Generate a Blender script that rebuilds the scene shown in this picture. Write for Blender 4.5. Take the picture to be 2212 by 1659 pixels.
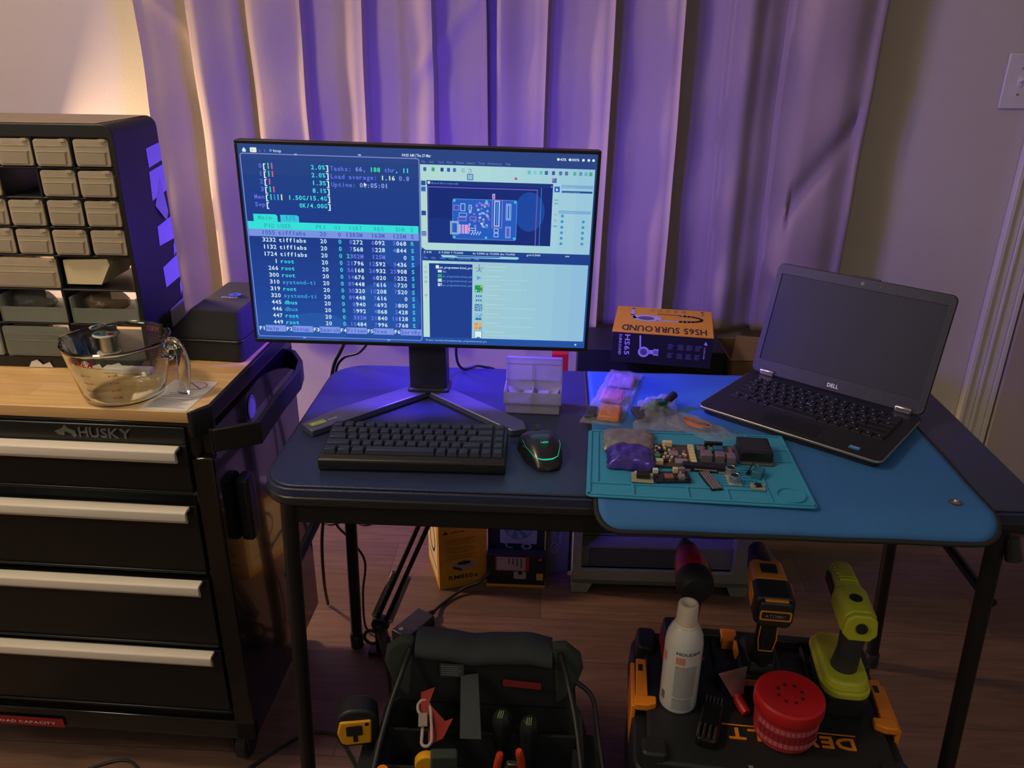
import bpy, bmesh, math, random
from mathutils import Vector, Matrix, Euler
random.seed(7)
S = bpy.context.scene
for o in list(bpy.data.objects): bpy.data.objects.remove(o)
COL = S.collection
R = math.radians
def hexc(h, a=1.0):
    h = h.lstrip('#'); c = [int(h[i:i+2], 16)/255 for i in (0, 2, 4)]
    return tuple([(v/12.92 if v <= .04045 else ((v+.055)/1.055)**2.4) for v in c] + [a])

# ------------------------------------------------------------------ camera
cam = bpy.data.cameras.new('camera'); camo = bpy.data.objects.new('camera', cam); COL.objects.link(camo)
cam.sensor_width = 36; cam.lens = 1765/2212*36; cam.clip_start = .02
P, RO, YW = R(23.45), R(.59), R(-2.67)
fw = Vector((math.sin(YW)*math.cos(P), math.cos(YW)*math.cos(P), -math.sin(P)))
rt = Vector((math.cos(YW), -math.sin(YW), 0)); up = rt.cross(fw)
r2 = math.cos(RO)*rt+math.sin(RO)*up; u2 = -math.sin(RO)*rt+math.cos(RO)*up
camo.matrix_world = Matrix(((r2.x, u2.x, -fw.x, 0), (r2.y, u2.y, -fw.y, 0), (r2.z, u2.z, -fw.z, 1.40), (0, 0, 0, 1)))
S.camera = camo
# ------------------------------------------------------------------ world, lights, exposure
w = bpy.data.worlds.new('world'); S.world = w; w.use_nodes = True
w.node_tree.nodes['Background'].inputs[0].default_value = (.30, .32, .36, 1); w.node_tree.nodes['Background'].inputs[1].default_value = .05
def point(name, loc, e, col, rad):
    l = bpy.data.lights.new(name, 'POINT'); l.energy = e; l.color = col; l.shadow_soft_size = rad
    o = bpy.data.objects.new(name, l); o.location = loc; COL.objects.link(o); return o
def area(name, loc, rot, e, col, sx, sy):
    l = bpy.data.lights.new(name, 'AREA'); l.energy = e; l.color = col; l.shape = 'RECTANGLE'; l.size = sx; l.size_y = sy
    o = bpy.data.objects.new(name, l); o.location = loc; o.rotation_euler = [R(a) for a in rot]; COL.objects.link(o); return o
lo_ = area('warm_floor_lamp_light', (-1.55, 1.97, 1.08), (0, 0, 0), 24, (1, .66, .42), .18, .18)      # shaded lamp behind the drawers
lo_.rotation_euler = Vector((.72, -.60, -.35)).to_track_quat('-Z', 'Y').to_euler()
point('ceiling_lamp_light', (-1.25, .85, 2.28), 31, (1, .79, .54), .12)      # ceiling fixture above the cabinet side
area('rear_fill_light', (.9, -1.0, 2.42), (0, 0, 0), 9, (.90, 1, .98), .8, .8)      # unseen fill added to lift the blacks and fold valleys
area('left_fill_light', (-1.60, .25, 1.75), (48, 0, -38), 6, (1, .84, .68), .35, .35)      # unseen light added left of the viewer to brighten the cabinet fronts
for gx in (-.085, .085): point('monitor_rear_glow_light', (-.222+gx, 1.495, 1.0), 12, (.13, .055, 1), .03)             # glow ring on the monitor's back
S.view_settings.view_transform = 'Standard'; S.view_settings.look = 'None'
S.view_settings.exposure = 0.0; S.view_settings.gamma = 1.0; S.view_settings.use_curve_mapping = False

# ------------------------------------------------------------------ materials
MAT = {}
def mt(name, col, rough=.5, metal=0, var=.12, scale=25, bump=0, bscale=200, emit=0, spec=.5, alpha=1, trans=0, ior=1.45, stretch=(1, 1, 1), coat=0, sheen=0):
    if name in MAT: return MAT[name]
    if isinstance(col, str): col = hexc(col)
    m = bpy.data.materials.new(name); m.use_nodes = True; nt = m.node_tree; b = nt.nodes['Principled BSDF']
    b.inputs['Roughness'].default_value = rough; b.inputs['Metallic'].default_value = metal
    b.inputs['Specular IOR Level'].default_value = spec; b.inputs['IOR'].default_value = ior
    b.inputs['Transmission Weight'].default_value = trans; b.inputs['Alpha'].default_value = alpha
    b.inputs['Coat Weight'].default_value = coat; b.inputs['Sheen Weight'].default_value = sheen
    tc = nt.nodes.new('ShaderNodeTexCoord'); mp = nt.nodes.new('ShaderNodeMapping'); mp.inputs['Scale'].default_value = stretch
    nt.links.new(tc.outputs['Object'], mp.inputs[0])
    nz = nt.nodes.new('ShaderNodeTexNoise'); nz.inputs['Scale'].default_value = scale; nz.inputs['Detail'].default_value = 4
    nt.links.new(mp.outputs[0], nz.inputs['Vector'])
    mx = nt.nodes.new('ShaderNodeMix'); mx.data_type = 'RGBA'
    mx.inputs[6].default_value = tuple(c*(1-var) for c in col[:3])+(1,); mx.inputs[7].default_value = tuple(min(1, c*(1+var)) for c in col[:3])+(1,)
    nt.links.new(nz.outputs['Fac'], mx.inputs[0])
    nt.links.new(mx.outputs[2], b.inputs['Base Color'])
    if emit:
        b.inputs['Emission Color'].default_value = col; b.inputs['Emission Strength'].default_value = emit
    if bump:
        n2 = nt.nodes.new('ShaderNodeTexNoise'); n2.inputs['Scale'].default_value = bscale; n2.inputs['Detail'].default_value = 3
        nt.links.new(mp.outputs[0], n2.inputs['Vector'])
        bp = nt.nodes.new('ShaderNodeBump'); bp.inputs['Strength'].default_value = bump; bp.inputs['Distance'].default_value = .002
        nt.links.new(n2.outputs['Fac'], bp.inputs['Height']); nt.links.new(bp.outputs[0], b.inputs['Normal'])
    MAT[name] = m; return m
def wood_mat(name, ca, cb, cc, bw, bl, axis_rot=0, rough=.4, dark=.5, mort=.002):
    m = bpy.data.materials.new(name); m.use_nodes = True; nt = m.node_tree; b = nt.nodes['Principled BSDF']; N = nt.nodes.new; L = nt.links.new
    tc = N('ShaderNodeTexCoord'); mp = N('ShaderNodeMapping'); mp.inputs['Rotation'].default_value = (0, 0, axis_rot); L(tc.outputs['Object'], mp.inputs[0])
    br = N('ShaderNodeTexBrick'); br.offset = .37; br.inputs['Scale'].default_value = 1; br.inputs['Brick Width'].default_value = bl; br.inputs['Row Height'].default_value = bw
    br.inputs['Mortar Size'].default_value = mort; br.inputs['Mortar Smooth'].default_value = .3
    br.inputs['Color1'].default_value = hexc(ca); br.inputs['Color2'].default_value = hexc(cb); br.inputs['Mortar'].default_value = tuple(c*dark for c in hexc(cb)[:3])+(1,)
    L(mp.outputs[0], br.inputs['Vector'])
    m2 = N('ShaderNodeMapping'); m2.inputs['Scale'].default_value = (2.2, 26, 26); L(mp.outputs[0], m2.inputs[0])
    nz = N('ShaderNodeTexNoise'); nz.inputs['Scale'].default_value = 3; nz.inputs['Detail'].default_value = 9; nz.inputs['Distortion'].default_value = .6; L(m2.outputs[0], nz.inputs['Vector'])
    rp = N('ShaderNodeValToRGB'); rp.color_ramp.elements[0].position = .35; rp.color_ramp.elements[1].position = .7; L(nz.outputs['Fac'], rp.inputs[0])
    mx = N('ShaderNodeMix'); mx.data_type = 'RGBA'; L(rp.outputs[0], mx.inputs[0]); mx.inputs[7].default_value = hexc(cc); L(br.outputs['Color'], mx.inputs[6])
    ml = N('ShaderNodeMath'); ml.operation = 'MULTIPLY'; ml.inputs[1].default_value = .55; L(rp.outputs[0], ml.inputs[0]); L(ml.outputs[0], mx.inputs[0])
    L(mx.outputs[2], b.inputs['Base Color']); b.inputs['Roughness'].default_value = rough
    bp = N('ShaderNodeBump'); bp.inputs['Strength'].default_value = .12; L(nz.outputs['Fac'], bp.inputs['Height']); L(bp.outputs[0], b.inputs['Normal'])
    MAT[name] = m; return m
BLK = mt('black_plastic', '#222426', .45, bump=.15); BLKG = mt('black_gloss', '#151617', .18, var=.05)
BLKM = mt('black_steel', '#17181a', .45); DK = mt('dark_grey_plastic', '#34373a', .5, bump=.1)
WHT = mt('white_plastic', '#d8d6d0', .4); GRY = mt('grey_plastic', '#7b7f80', .5); MET = mt('brushed_steel', '#b9b9b5', .28, .9)
PAPER = mt('white_paper', '#d9d4cc', .8, var=.05, scale=60, bump=.1); INK = mt('dark_ink', '#2e2e33', .7); REDI = mt('red_ink', '#c22a20', .5)
YEL = mt('yellow_carton', '#e0a11c', .5, var=.06); ORG = mt('orange_plastic', '#e8871c', .4); RED = mt('red_plastic', '#b51c22', .38)
WINK = mt('white_print', '#cfcfd6', .6); GLD = mt('gold_contact', '#b88b3a', .35, .7)
WALL = mt('painted_wall', '#c9c2b4', .75, var=.025, scale=3, bump=.25, bscale=180); TRIM = mt('white_trim_paint', '#d9d4cc', .45, var=.03)
CURT = mt('curtain_cloth', '#988a86', .62, var=.05, scale=5, bump=.25, bscale=700, sheen=.15)
FLOOR = wood_mat('floor_planks', '#7a5e4f', '#5e493f', '#443630', .155, 1.15, 0, .42, .6, .0012)
BLOCK = wood_mat('butcher_block', '#e6c48a', '#d8b078', '#c49660', .042, .33, 0, .4, .8, .0006)
def glass(name, col, rough=.03, ior=1.45):
    m = bpy.data.materials.new(name); m.use_nodes = True; b = m.node_tree.nodes['Principled BSDF']
    b.inputs['Base Color'].default_value = hexc(col); b.inputs['Transmission Weight'].default_value = 1; b.inputs['Roughness'].default_value = rough; b.inputs['IOR'].default_value = ior
    MAT[name] = m; return m
GLASS = glass('clear_glass', '#f1f6f2')
def film(name, col, op, rough=.25, bump=.6, bscale=60, trl=.5):
    m = bpy.data.materials.new(name); m.use_nodes = True; nt = m.node_tree; N = nt.nodes.new; L = nt.links.new; nt.nodes.clear()
    out = N('ShaderNodeOutputMaterial'); tr = N('ShaderNodeBsdfTransparent'); pb = N('ShaderNodeBsdfPrincipled'); tl = N('ShaderNodeBsdfTranslucent'); mi = N('ShaderNodeMixShader'); mj = N('ShaderNodeMixShader')
    pb.inputs['Base Color'].default_value = hexc(col); pb.inputs['Roughness'].default_value = rough; tl.inputs[0].default_value = hexc(col)
    tc = N('ShaderNodeTexCoord'); nz = N('ShaderNodeTexNoise'); nz.inputs['Scale'].default_value = bscale; nz.inputs['Detail'].default_value = 3; L(tc.outputs['Object'], nz.inputs['Vector'])
    bp = N('ShaderNodeBump'); bp.inputs['Strength'].default_value = bump; bp.inputs['Distance'].default_value = .004; L(nz.outputs['Fac'], bp.inputs['Height']); L(bp.outputs[0], pb.inputs['Normal'])
    mj.inputs[0].default_value = trl; L(pb.outputs[0], mj.inputs[1]); L(tl.outputs[0], mj.inputs[2])
    ma = N('ShaderNodeMath'); ma.operation = 'MULTIPLY_ADD'; ma.inputs[1].default_value = .3; ma.inputs[2].default_value = op-.15; L(nz.outputs['Fac'], ma.inputs[0]); L(ma.outputs[0], mi.inputs[0])
    L(tr.outputs[0], mi.inputs[1]); L(mj.outputs[0], mi.inputs[2]); L(mi.outputs[0], out.inputs[0]); MAT[name] = m; return m
BAG = film('clear_bag_film', '#e0dee6', .30, .15, 1.0); FROST = film('frosted_plastic', '#c9c9cf', .72, .35, .15, 20, .5); DRAWP = film('translucent_drawer_plastic', '#e2d8c4', .86, .3, .12, 12, .55)
def emis(name, col, s):
    if name in MAT: return MAT[name]
    m = bpy.data.materials.new(name); m.use_nodes = True; nt = m.node_tree; nt.nodes.clear(); e = nt.nodes.new('ShaderNodeEmission'); o = nt.nodes.new('ShaderNodeOutputMaterial')
    e.inputs[0].default_value = hexc(col); e.inputs[1].default_value = s; nt.links.new(e.outputs[0], o.inputs[0]); MAT[name] = m; return m

# ------------------------------------------------------------------ mesh helpers
_G = {}
def glyph(ch, bold=False):
    k = (ch, bold)
    if k in _G: return _G[k]
    cu = bpy.data.curves.new('g', 'FONT'); cu.body = ch; cu.size = 1; cu.resolution_u = 2; cu.offset = .018 if bold else 0
    ob = bpy.data.objects.new('g', cu); COL.objects.link(ob); bpy.context.view_layer.update()
    dg = bpy.context.evaluated_depsgraph_get(); me = bpy.data.meshes.new_from_object(ob.evaluated_get(dg))
    vs = [tuple(v.co) for v in me.vertices]; fs = [tuple(p.vertices) for p in me.polygons]
    bpy.data.objects.remove(ob); bpy.data.curves.remove(cu); bpy.data.meshes.remove(me)
    x0 = min([v[0] for v in vs], default=0); x1 = max([v[0] for v in vs], default=.3)
    _G[k] = (vs, fs, x0, x1); return _G[k]
def TF(loc=(0, 0, 0), rot=(0, 0, 0)): return Matrix.Translation(loc) @ Euler([R(a) for a in rot]).to_matrix().to_4x4()
class MB:
    def __init__(s): s.v = []; s.f = []; s.m = []
    def add(s, vs, fs, m=0, T=None):
        n = len(s.v)
        if T is not None: vs = [T @ Vector(v) for v in vs]
        s.v += [tuple(v) for v in vs]; s.f += [tuple(i+n for i in f) for f in fs]; s.m += [m]*len(fs); return s
    def box(s, c, d, m=0, T=None, rot=None, taper=1):
        x, y, z = [k/2 for k in d]; M = TF(c, rot or (0, 0, 0)); M = T @ M if T is not None else M
        vs = [(sx*x*(taper if sz > 0 else 1), sy*y*(taper if sz > 0 else 1), sz*z) for sz in (-1, 1) for sx, sy in ((-1, -1), (1, -1), (1, 1), (-1, 1))]
        return s.add(vs, [(3, 2, 1, 0), (4, 5, 6, 7), (0, 1, 5, 4), (1, 2, 6, 5), (2, 3, 7, 6), (3, 0, 4, 7)], m, M)
    def b2(s, a, b, m=0, T=None): return s.box([(p+q)/2 for p, q in zip(a, b)], [abs(q-p) for p, q in zip(a, b)], m, T)
    def prism(s, pts, z0, z1, m=0, T=None, sc=1):
        n = len(pts); cx = sum(p[0] for p in pts)/n; cy = sum(p[1] for p in pts)/n
        vs = [(x, y, z0) for x, y in pts]+[(cx+(x-cx)*sc, cy+(y-cy)*sc, z1) for x, y in pts]
        return s.add(vs, [tuple(range(n-1, -1, -1)), tuple(range(n, 2*n))]+[(i, (i+1) % n, n+(i+1) % n, n+i) for i in range(n)], m, T)
    def tube(s, pts, r, n=8, m=0, T=None, closed=False, flat=1):
        pts = [Vector(p) for p in pts]; k = len(pts); rs = r if isinstance(r, (list, tuple)) else [r]*k; vs = []; fs = []; ref = None
        for i, p in enumerate(pts):
            a = pts[(i-1) % k] if (i > 0 or closed) else p; b = pts[(i+1) % k] if (i < k-1 or closed) else p
            t = (b-a).normalized()
            if ref is None: ref = t.orthogonal().normalized()
            ref = (ref-t*ref.dot(t)); ref = ref.normalized() if ref.length > 1e-6 else t.orthogonal().normalized(); q = t.cross(ref)
            vs += [p+(ref*math.cos(2*math.pi*j/n)+q*math.sin(2*math.pi*j/n)*flat)*rs[i] for j in range(n)]
        for i in range(k if closed else k-1):
            A, B = i*n, ((i+1) % k)*n; fs += [(A+j, A+(j+1) % n, B+(j+1) % n, B+j) for j in range(n)]
        if not closed: fs += [tuple(range(n-1, -1, -1)), tuple(range((k-1)*n, k*n))]
        return s.add(vs, fs, m, T)
    def lathe(s, prof, n=32, m=0, T=None, closed=False):
        vs = []; fs = []; k = len(prof)
        for r, z in prof: vs += [(r*math.cos(2*math.pi*j/n), r*math.sin(2*math.pi*j/n), z) for j in range(n)]
        for i in range(k if closed else k-1):
            A, B = i*n, ((i+1) % k)*n; fs += [(A+j, A+(j+1) % n, B+(j+1) % n, B+j) for j in range(n)]
        if not closed: fs += [tuple(range(n-1, -1, -1)), tuple(range((k-1)*n, k*n))]
        return s.add(vs, fs, m, T)
    def cyl(s, c, r, h, m=0, T=None, rot=None, n=20, r2=None):
        M = TF(c, rot or (0, 0, 0)); M = T @ M if T is not None else M
        return s.lathe([(r, -h/2), (r if r2 is None else r2, h/2)], n, m, M)
    def grid(s, fn, nu, nv, m=0, T=None):
        vs = [fn(i/nu, j/nv) for j in range(nv+1) for i in range(nu+1)]; q = nu+1
        return s.add(vs, [(j*q+i, j*q+i+1, (j+1)*q+i+1, (j+1)*q+i) for j in range(nv) for i in range(nu)], m, T)
    def rect(s, x0, y0, x1, y1, m=0, T=None, z=0): return s.add([(x0, y0, z), (x1, y0, z), (x1, y1, z), (x0, y1, z)], [(0, 1, 2, 3)], m, T)
    def poly(s, pts, m=0, T=None, z=0): return s.add([(x, y, z) for x, y in pts], [tuple(range(len(pts)))], m, T)
    def line(s, pts, wd, m=0, T=None, z=0, closed=False):
        n = len(pts)
        for i in range(n if closed else n-1):
            a = Vector(pts[i]); b = Vector(pts[(i+1) % n]); d = (b-a)
            if d.length < 1e-9: continue
            d.normalize(); q = Vector((-d.y, d.x))*wd/2; e = d*wd/2
            s.add([(*(a-e-q), z), (*(b+e-q), z), (*(b+e+q), z), (*(a-e+q), z)], [(0, 1, 2, 3)], m, T)
        return s
    def disc(s, x, y, r, m=0, T=None, z=0, n=20, ri=0, ry=None, a0=0, a1=360):
        ry = ry or r
        P_ = lambda k, j: (x+k*r*math.cos(R(a0+(a1-a0)*j/n)), y+k*ry*math.sin(R(a0+(a1-a0)*j/n)), z)
        if ri == 0 and a1-a0 == 360: return s.add([P_(1, j) for j in range(n)], [tuple(range(n))], m, T)
        k = ri/r; return s.add([P_(k, j) for j in range(n+1)]+[P_(1, j) for j in range(n+1)], [(j, n+1+j, n+2+j, j+1) for j in range(n)], m, T)
    def text(s, t, x, y, size, m=0, T=None, z=0, bold=False, adv=None, width=None, align='l', depth=0):
        """adv: fixed cell width (terminal lettering)"""
        items = []; cx = 0
        for ch in t:
            if ch == ' ': cx += adv or .3*size; continue
            vs, fs, x0, x1 = glyph(ch, bold)
            if adv:
                k = min(size*1.25, adv*.82/max(x1-x0, .05))
                off = cx+(adv-(x1-x0)*k)/2-x0*k; items.append((vs, fs, off, k)); cx += adv
            else: items.append((vs, fs, cx-x0*size, size)); cx += (x1-x0)*size+.09*size
        sx = width/cx if width else 1; tot = cx*sx; ox = x-(tot if align == 'r' else tot/2 if align == 'c' else 0)
        for vs, fs, off, k in items:
            if depth:
                n = len(vs); s.add([(ox+(off+v[0]*k)*sx, y+v[1]*size, z+depth) for v in vs], fs, m, T)
                s.add([(ox+(off+v[0]*k)*sx, y+v[1]*size, z) for v in vs], fs, m, T)
                ed = {}
                for f in fs:
                    for i in range(len(f)):
                        e = (f[i], f[(i+1) % len(f)]); ed[tuple(sorted(e))] = ed.get(tuple(sorted(e)), 0)+1
                bd = [e for e, c in ed.items() if c == 1]
                for a, b in bd:
                    A, B = vs[a], vs[b]; p = lambda V, zz: (ox+(off+V[0]*k)*sx, y+V[1]*size, zz)
                    s.add([p(A, z), p(B, z), p(B, z+depth), p(A, z+depth)], [(0, 1, 2, 3)], m, T)
            else: s.add([(ox+(off+v[0]*k)*sx, y+v[1]*size, z) for v in vs], fs, m, T)
        return s
    def build(s, name, mats, parent=None, fixn=0, bev=0, seg=2, smooth=0, loc=None, rz=None, sub=0, solid=0, label=None):
        me = bpy.data.meshes.new(name); me.from_pydata(s.v, [], s.f)
        if not isinstance(mats, (list, tuple)): mats = [mats]
        for m in mats: me.materials.append(m)
        if fixn:
            bm = bmesh.new(); bm.from_mesh(me); bmesh.ops.remove_doubles(bm, verts=bm.verts, dist=1e-5); bmesh.ops.recalc_face_normals(bm, faces=bm.faces); bm.to_mesh(me); bm.free()
        else: me.polygons.foreach_set('material_index', s.m)
        if smooth: me.polygons.foreach_set('use_smooth', [True]*len(me.polygons)); me.set_sharp_from_angle(angle=R(smooth))
        me.update(); o = bpy.data.objects.new(name, me); COL.objects.link(o)
        if parent: o.parent = parent
        if loc: o.location = loc
        if rz is not None: o.rotation_euler = (0, 0, R(rz))
        if solid: md = o.modifiers.new('s', 'SOLIDIFY'); md.thickness = solid
        if bev:
            md = o.modifiers.new('b', 'BEVEL'); md.width = bev; md.segments = seg; md.limit_method = 'ANGLE'; md.angle_limit = R(40)
            me.polygons.foreach_set('use_smooth', [True]*len(s.f)); md.harden_normals = False; me.set_sharp_from_angle(angle=R(50))
        if sub: md = o.modifiers.new('u', 'SUBSURF'); md.levels = sub; md.render_levels = sub
        if label: o['label'] = label
        return o
def thing(name, label, cat, loc=(0, 0, 0), rz=0, group=None):
    o = bpy.data.objects.new(name, None); COL.objects.link(o); o.location = loc; o.rotation_euler = (0, 0, R(rz)); o.empty_display_size = .05
    return tag(o, label, cat, group)
def tag(o, label, cat, group=None):
    o['label'] = label; o['category'] = cat
    if group: o['group'] = group
    return o
def struct(o): o['kind'] = 'structure'; return o
def rr(x0, y0, x1, y1, r, n=6):
    if not isinstance(r, (list, tuple)): r = [r]*4
    out = []
    for (cx, cy, a, q) in ((x1-r[0], y0+r[0], -90, r[0]), (x1-r[1], y1-r[1], 0, r[1]), (x0+r[2], y1-r[2], 90, r[2]), (x0+r[3], y0+r[3], 180, r[3])):
        out += [(cx+q*math.cos(R(a+90*i/n)), cy+q*math.sin(R(a+90*i/n))) for i in range(n+1)]
    return out
def smoothpath(pts, n=6):
    P_ = [Vector(p) for p in pts]; out = []
    for i in range(len(P_)-1):
        a = P_[max(i-1, 0)]; b = P_[i]; c = P_[i+1]; d = P_[min(i+2, len(P_)-1)]
        for j in range(n):
            t = j/n; out.append(.5*((2*b)+(c-a)*t+(2*a-5*b+4*c-d)*t*t+(3*b-3*c+d-a)*t**3))
    return out+[P_[-1]]
def cable(label, pts, r=.003, group=None, mat=None, name='cable', cat='cable'):
    b = MB(); b.tube(smoothpath(pts), r, 8); return tag(b.build(name, mat or BLK, smooth=60), label, cat, group)
FR = TF(rot=(90, 0, 0))      # text plane facing -y: local x->x, y->z

# ================================================================== ROOM
b = MB(); b.b2((-2.4, -2.2, -.05), (2.6, 2.2, 0)); struct(b.build('floor', FLOOR))
b = MB(); b.b2((-2.4, 2.2, 0), (2.6, 2.34, .74)); b.b2((-2.4, 2.2, 2.02), (2.6, 2.34, 2.44)); b.b2((-2.4, 2.2, .74), (-.80, 2.34, 2.02)); b.b2((.56, 2.2, .74), (2.6, 2.34, 2.02)); struct(b.build('wall_back', WALL))
b = MB(); b.b2((-.80, 2.30, .74), (.56, 2.34, 2.02)); b.b2((-.80, 2.27, .74), (-.76, 2.30, 2.02)); b.b2((.52, 2.27, .74), (.56, 2.30, 2.02)); b.b2((-.80, 2.27, 1.98), (.56, 2.30, 2.02)); b.b2((-.80, 2.27, .74), (.56, 2.30, .78)); struct(b.build('window_1', mt('white_blind', '#d0cdc6', .6)))
b = MB(); b.b2((-2.5, -2.2, 0), (-2.4, 2.2, 2.44)); struct(b.build('wall_left', WALL))
b = MB(); b.b2((2.6, -2.2, 0), (2.7, 2.2, 2.44)); struct(b.build('wall_right', WALL))
b = MB(); b.b2((-2.4, -2.3, 0), (2.6, -2.2, 2.44)); struct(b.build('wall_front', WALL))
b = MB(); b.b2((-2.4, -2.2, 2.44), (2.6, 2.2, 2.5)); struct(b.build('ceiling', WALL))
b = MB(); b.prism([(2.199, 0), (2.186, 0), (2.186, .075), (2.191, .086), (2.195, .09), (2.199, .092)], -2.39, 1.18, 0, Matrix(((0, 0, 1, 0), (1, 0, 0, 0), (0, 1, 0, 0), (0, 0, 0, 1))))
struct(b.build('baseboard_back', TRIM, smooth=30))
# door casing with moulded steps, and the door slab
b = MB()
for x0, x1, y in ((1.183, 1.197, 2.176), (1.197, 1.222, 2.184), (1.222, 1.232, 2.180), (1.232, 1.262, 2.187), (1.262, 1.276, 2.183)): b.b2((x0, y, 0), (x1, 2.199, 2.1))
b.b2((1.183, 2.176, 2.1), (2.2, 2.199, 2.18)); b.b2((2.105, 2.18, 0), (2.2, 2.199, 2.1))
struct(b.build('trim_1', TRIM, bev=.003))
b = MB(); b.b2((1.2805, 2.178, .012), (2.1, 2.1985, 2.095)); d = struct(b.build('door_1', mt('door_paint', '#b3a79c', .5, var=.04, scale=4, bump=.1), bev=.003))
b = MB()
for z0, z1 in ((.2, .9), (1.05, 1.95)):
    for x0, x1 in ((1.42, 1.66), (1.75, 2.0)): b.b2((x0, 2.172, z0), (x1, 2.178, z1))
b.build('panel_moulding', MAT['door_paint'], d, bev=.004)
# light switch
t = thing('light_switch', 'white wall switch plate right of the curtain, above the door side', 'switch', (1.137, 2.199, 1.295))
b = MB(); b.b2((-.038, -.007, -.064), (.040, 0, .064)); b.build('wall_plate', WHT, t, bev=.003)
b = MB(); b.b2((-.006, -.009, -.013), (.006, -.006, .013)); b.box((0, -.014, .004), (.007, .016, .009), rot=(-25, 0, 0)); b.build('toggle', WHT, t, bev=.0015)
for z in (-.03, .03):
    b = MB(); b.cyl((0, -.0075, z), .003, .002, rot=(90, 0, 0)); b.build('screw', MET, t)
# ------------------------------------------------------------------ curtains
def curtain(name, label, ctrl, z0, ph):
    xs = [c[0] for c in ctrl]; X = [-1.032+(c[0]-278)*(1.789/1637) for c in ctrl]; D = [c[1]/100*1.15 for c in ctrl]
    pts = []
    for i in range(len(X)-1):
        n = max(2, int(abs(X[i+1]-X[i])/.006))
        for k in range(n):
            t_ = k/n; u = t_*t_*(3-2*t_) if abs(X[i+1]-X[i]) > .012 else t_
            pts.append((X[i]+(X[i+1]-X[i])*t_, D[i]+(D[i+1]-D[i])*u))
    pts.append((X[-1], D[-1])); nz = 90; vs = []
    for j in range(nz+1):
        z = z0+(2.15-z0)*j/nz
        for x, d_ in pts:
            wr = .0035*math.sin(9*z+7*x+ph)+.0025*math.sin(23*z-17*x+2*ph)+.004*math.sin(5*z+31*x+ph)*math.sin(3*z)
            cre = .008*math.exp(-((z-1.30-(x+.35)*1.1)/.03)**2)*(1 if -.36 < x < -.15 else 0)+.007*math.exp(-((z-1.38+(x+.9)*1.2)/.03)**2)*(1 if -1.02 < x < -.9 else 0)
            cre += -.012*math.exp(-((z-1.17-(x-.72)*1.5)/.04)**2)*(1 if .6 < x < .74 else 0)+.005*math.exp(-((z-.78)/.05)**2)*math.sin(30*x)
            hem = .003*math.exp(-((z-z0-.06)/.005)**2)
            sw = .004*math.sin(3.1*z+9*x+ph)
            vs.append((x+sw, 2.165-d_*(1+.10*math.sin(2.5*z+ph))-wr-cre-hem-.006, z))
    m = len(pts); b = MB(); b.add(vs, [(j*m+i, j*m+i+1, (j+1)*m+i+1, (j+1)*m+i) for j in range(nz) for i in range(m-1)])
    o = b.build(name, CURT, smooth=70, solid=.0018); return tag(o, label, 'curtain', 'curtain panels over the window')
curtain('curtain', 'mauve-grey curtain panel left of the blue gap, behind the monitor', [(278, 3), (286, 4.2), (300, 3.6), (395, .8), (406, 1), (412, 5.5), (432, 6.2), (500, 3.5), (540, 1), (547, 4.8), (560, 5.4), (650, 4.4), (660, 5), (664, 5.2), (668, 1.3), (720, 1.0), (785, 5), (796, 5.6), (801, 1.3), (860, 1.6), (895, 4.2), (940, 5.6), (948, 5.6), (953, 1.3), (1000, 1.2), (1055, 2.4), (1068, 3.2)], .665, .4)
curtain('curtain', 'mauve-grey curtain panel right of the blue gap, ending by the wall switch', [(1094, 3.4), (1100, 4), (1150, 2.9), (1192, 4.4), (1201, 4.8), (1206, 1.3), (1260, 1.0), (1332, 4.8), (1342, 5.6), (1347, 1.3), (1400, 1.2), (1484, 5.0), (1493, 5.8), (1499, 1.3), (1560, .9), (1597, 2), (1602, 4.0), (1640, 4.8), (1680, 2.6), (1722, 1.3), (1729, 3.9), (1790, 5.2), (1850, 5.4), (1895, 4.4), (1908, 5.2), (1915, 4.8)], .655, 2.2)

# ================================================================== FOLDING TABLE
TAB = mt('table_top_laminate', '#2c3450', .30, var=.08, scale=40, bump=.3, bscale=500)  # dark laminate tinted blue to stand in for the screen's light on it
t = thing('folding_table', 'black folding table with rounded corners carrying the monitor and laptop', 'table', (0, 0, 0))
b = MB(); b.prism(rr(-.452, 1.09, .774, 1.605, [.05, .05, .07, .06]), .712, .736); b.prism(rr(-.447, 1.095, .769, 1.60, [.047, .047, .067, .057]), .736, .740)
b.build('tabletop', TAB, t, bev=.002)
b = MB(); b.prism(rr(-.454, 1.088, .776, 1.607, [.052, .052, .072, .062]), .706, .722); b.build('edge_rim', mt('table_rim', '#26282b', .3), t, bev=.003)
b = MB()
for y0, y1 in ((1.10, 1.125), (1.565, 1.59)): b.b2((-.40, y0, .668), (.72, y1, .706))
for x in (-.39, .67): b.b2((x, 1.125, .675), (x+.025, 1.565, .706))
b.build('apron_frame', BLKM, t, bev=.003)
for (x0, y0, x1, y1) in ((-.407, 1.105, -.432, 1.105), (-.43, 1.565, -.449, 1.574), (.703, 1.105, .742, 1.105), (.757, 1.575, .800, 1.585)):
    b = MB(); b.tube([(x0, y0, .706), (x1, y1, .012)], .0135, 14); o = b.build('leg', BLKM, t, smooth=50)
    k = MB(); k.lathe([(.0135, 0), (.016, .002), (.016, .035), (.0135, .038)], 16, 0, TF((x1, y1, 0))); k.build('foot_cap', BLK, o, smooth=40)
for x in (-.42, .725):
    b = MB(); b.tube([(x, 1.105, .56), (x+.0, 1.57, .56)], .009, 10); b.build('leg_crossbar', BLKM, t, smooth=50)
for s_, x in ((1, -.415), (-1, .72)):
    b = MB(); b.tube([(x, 1.34, .56), (x+s_*.13, 1.34, .69)], .008, 10); b.build('fold_brace', BLKM, t, smooth=50)
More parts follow.
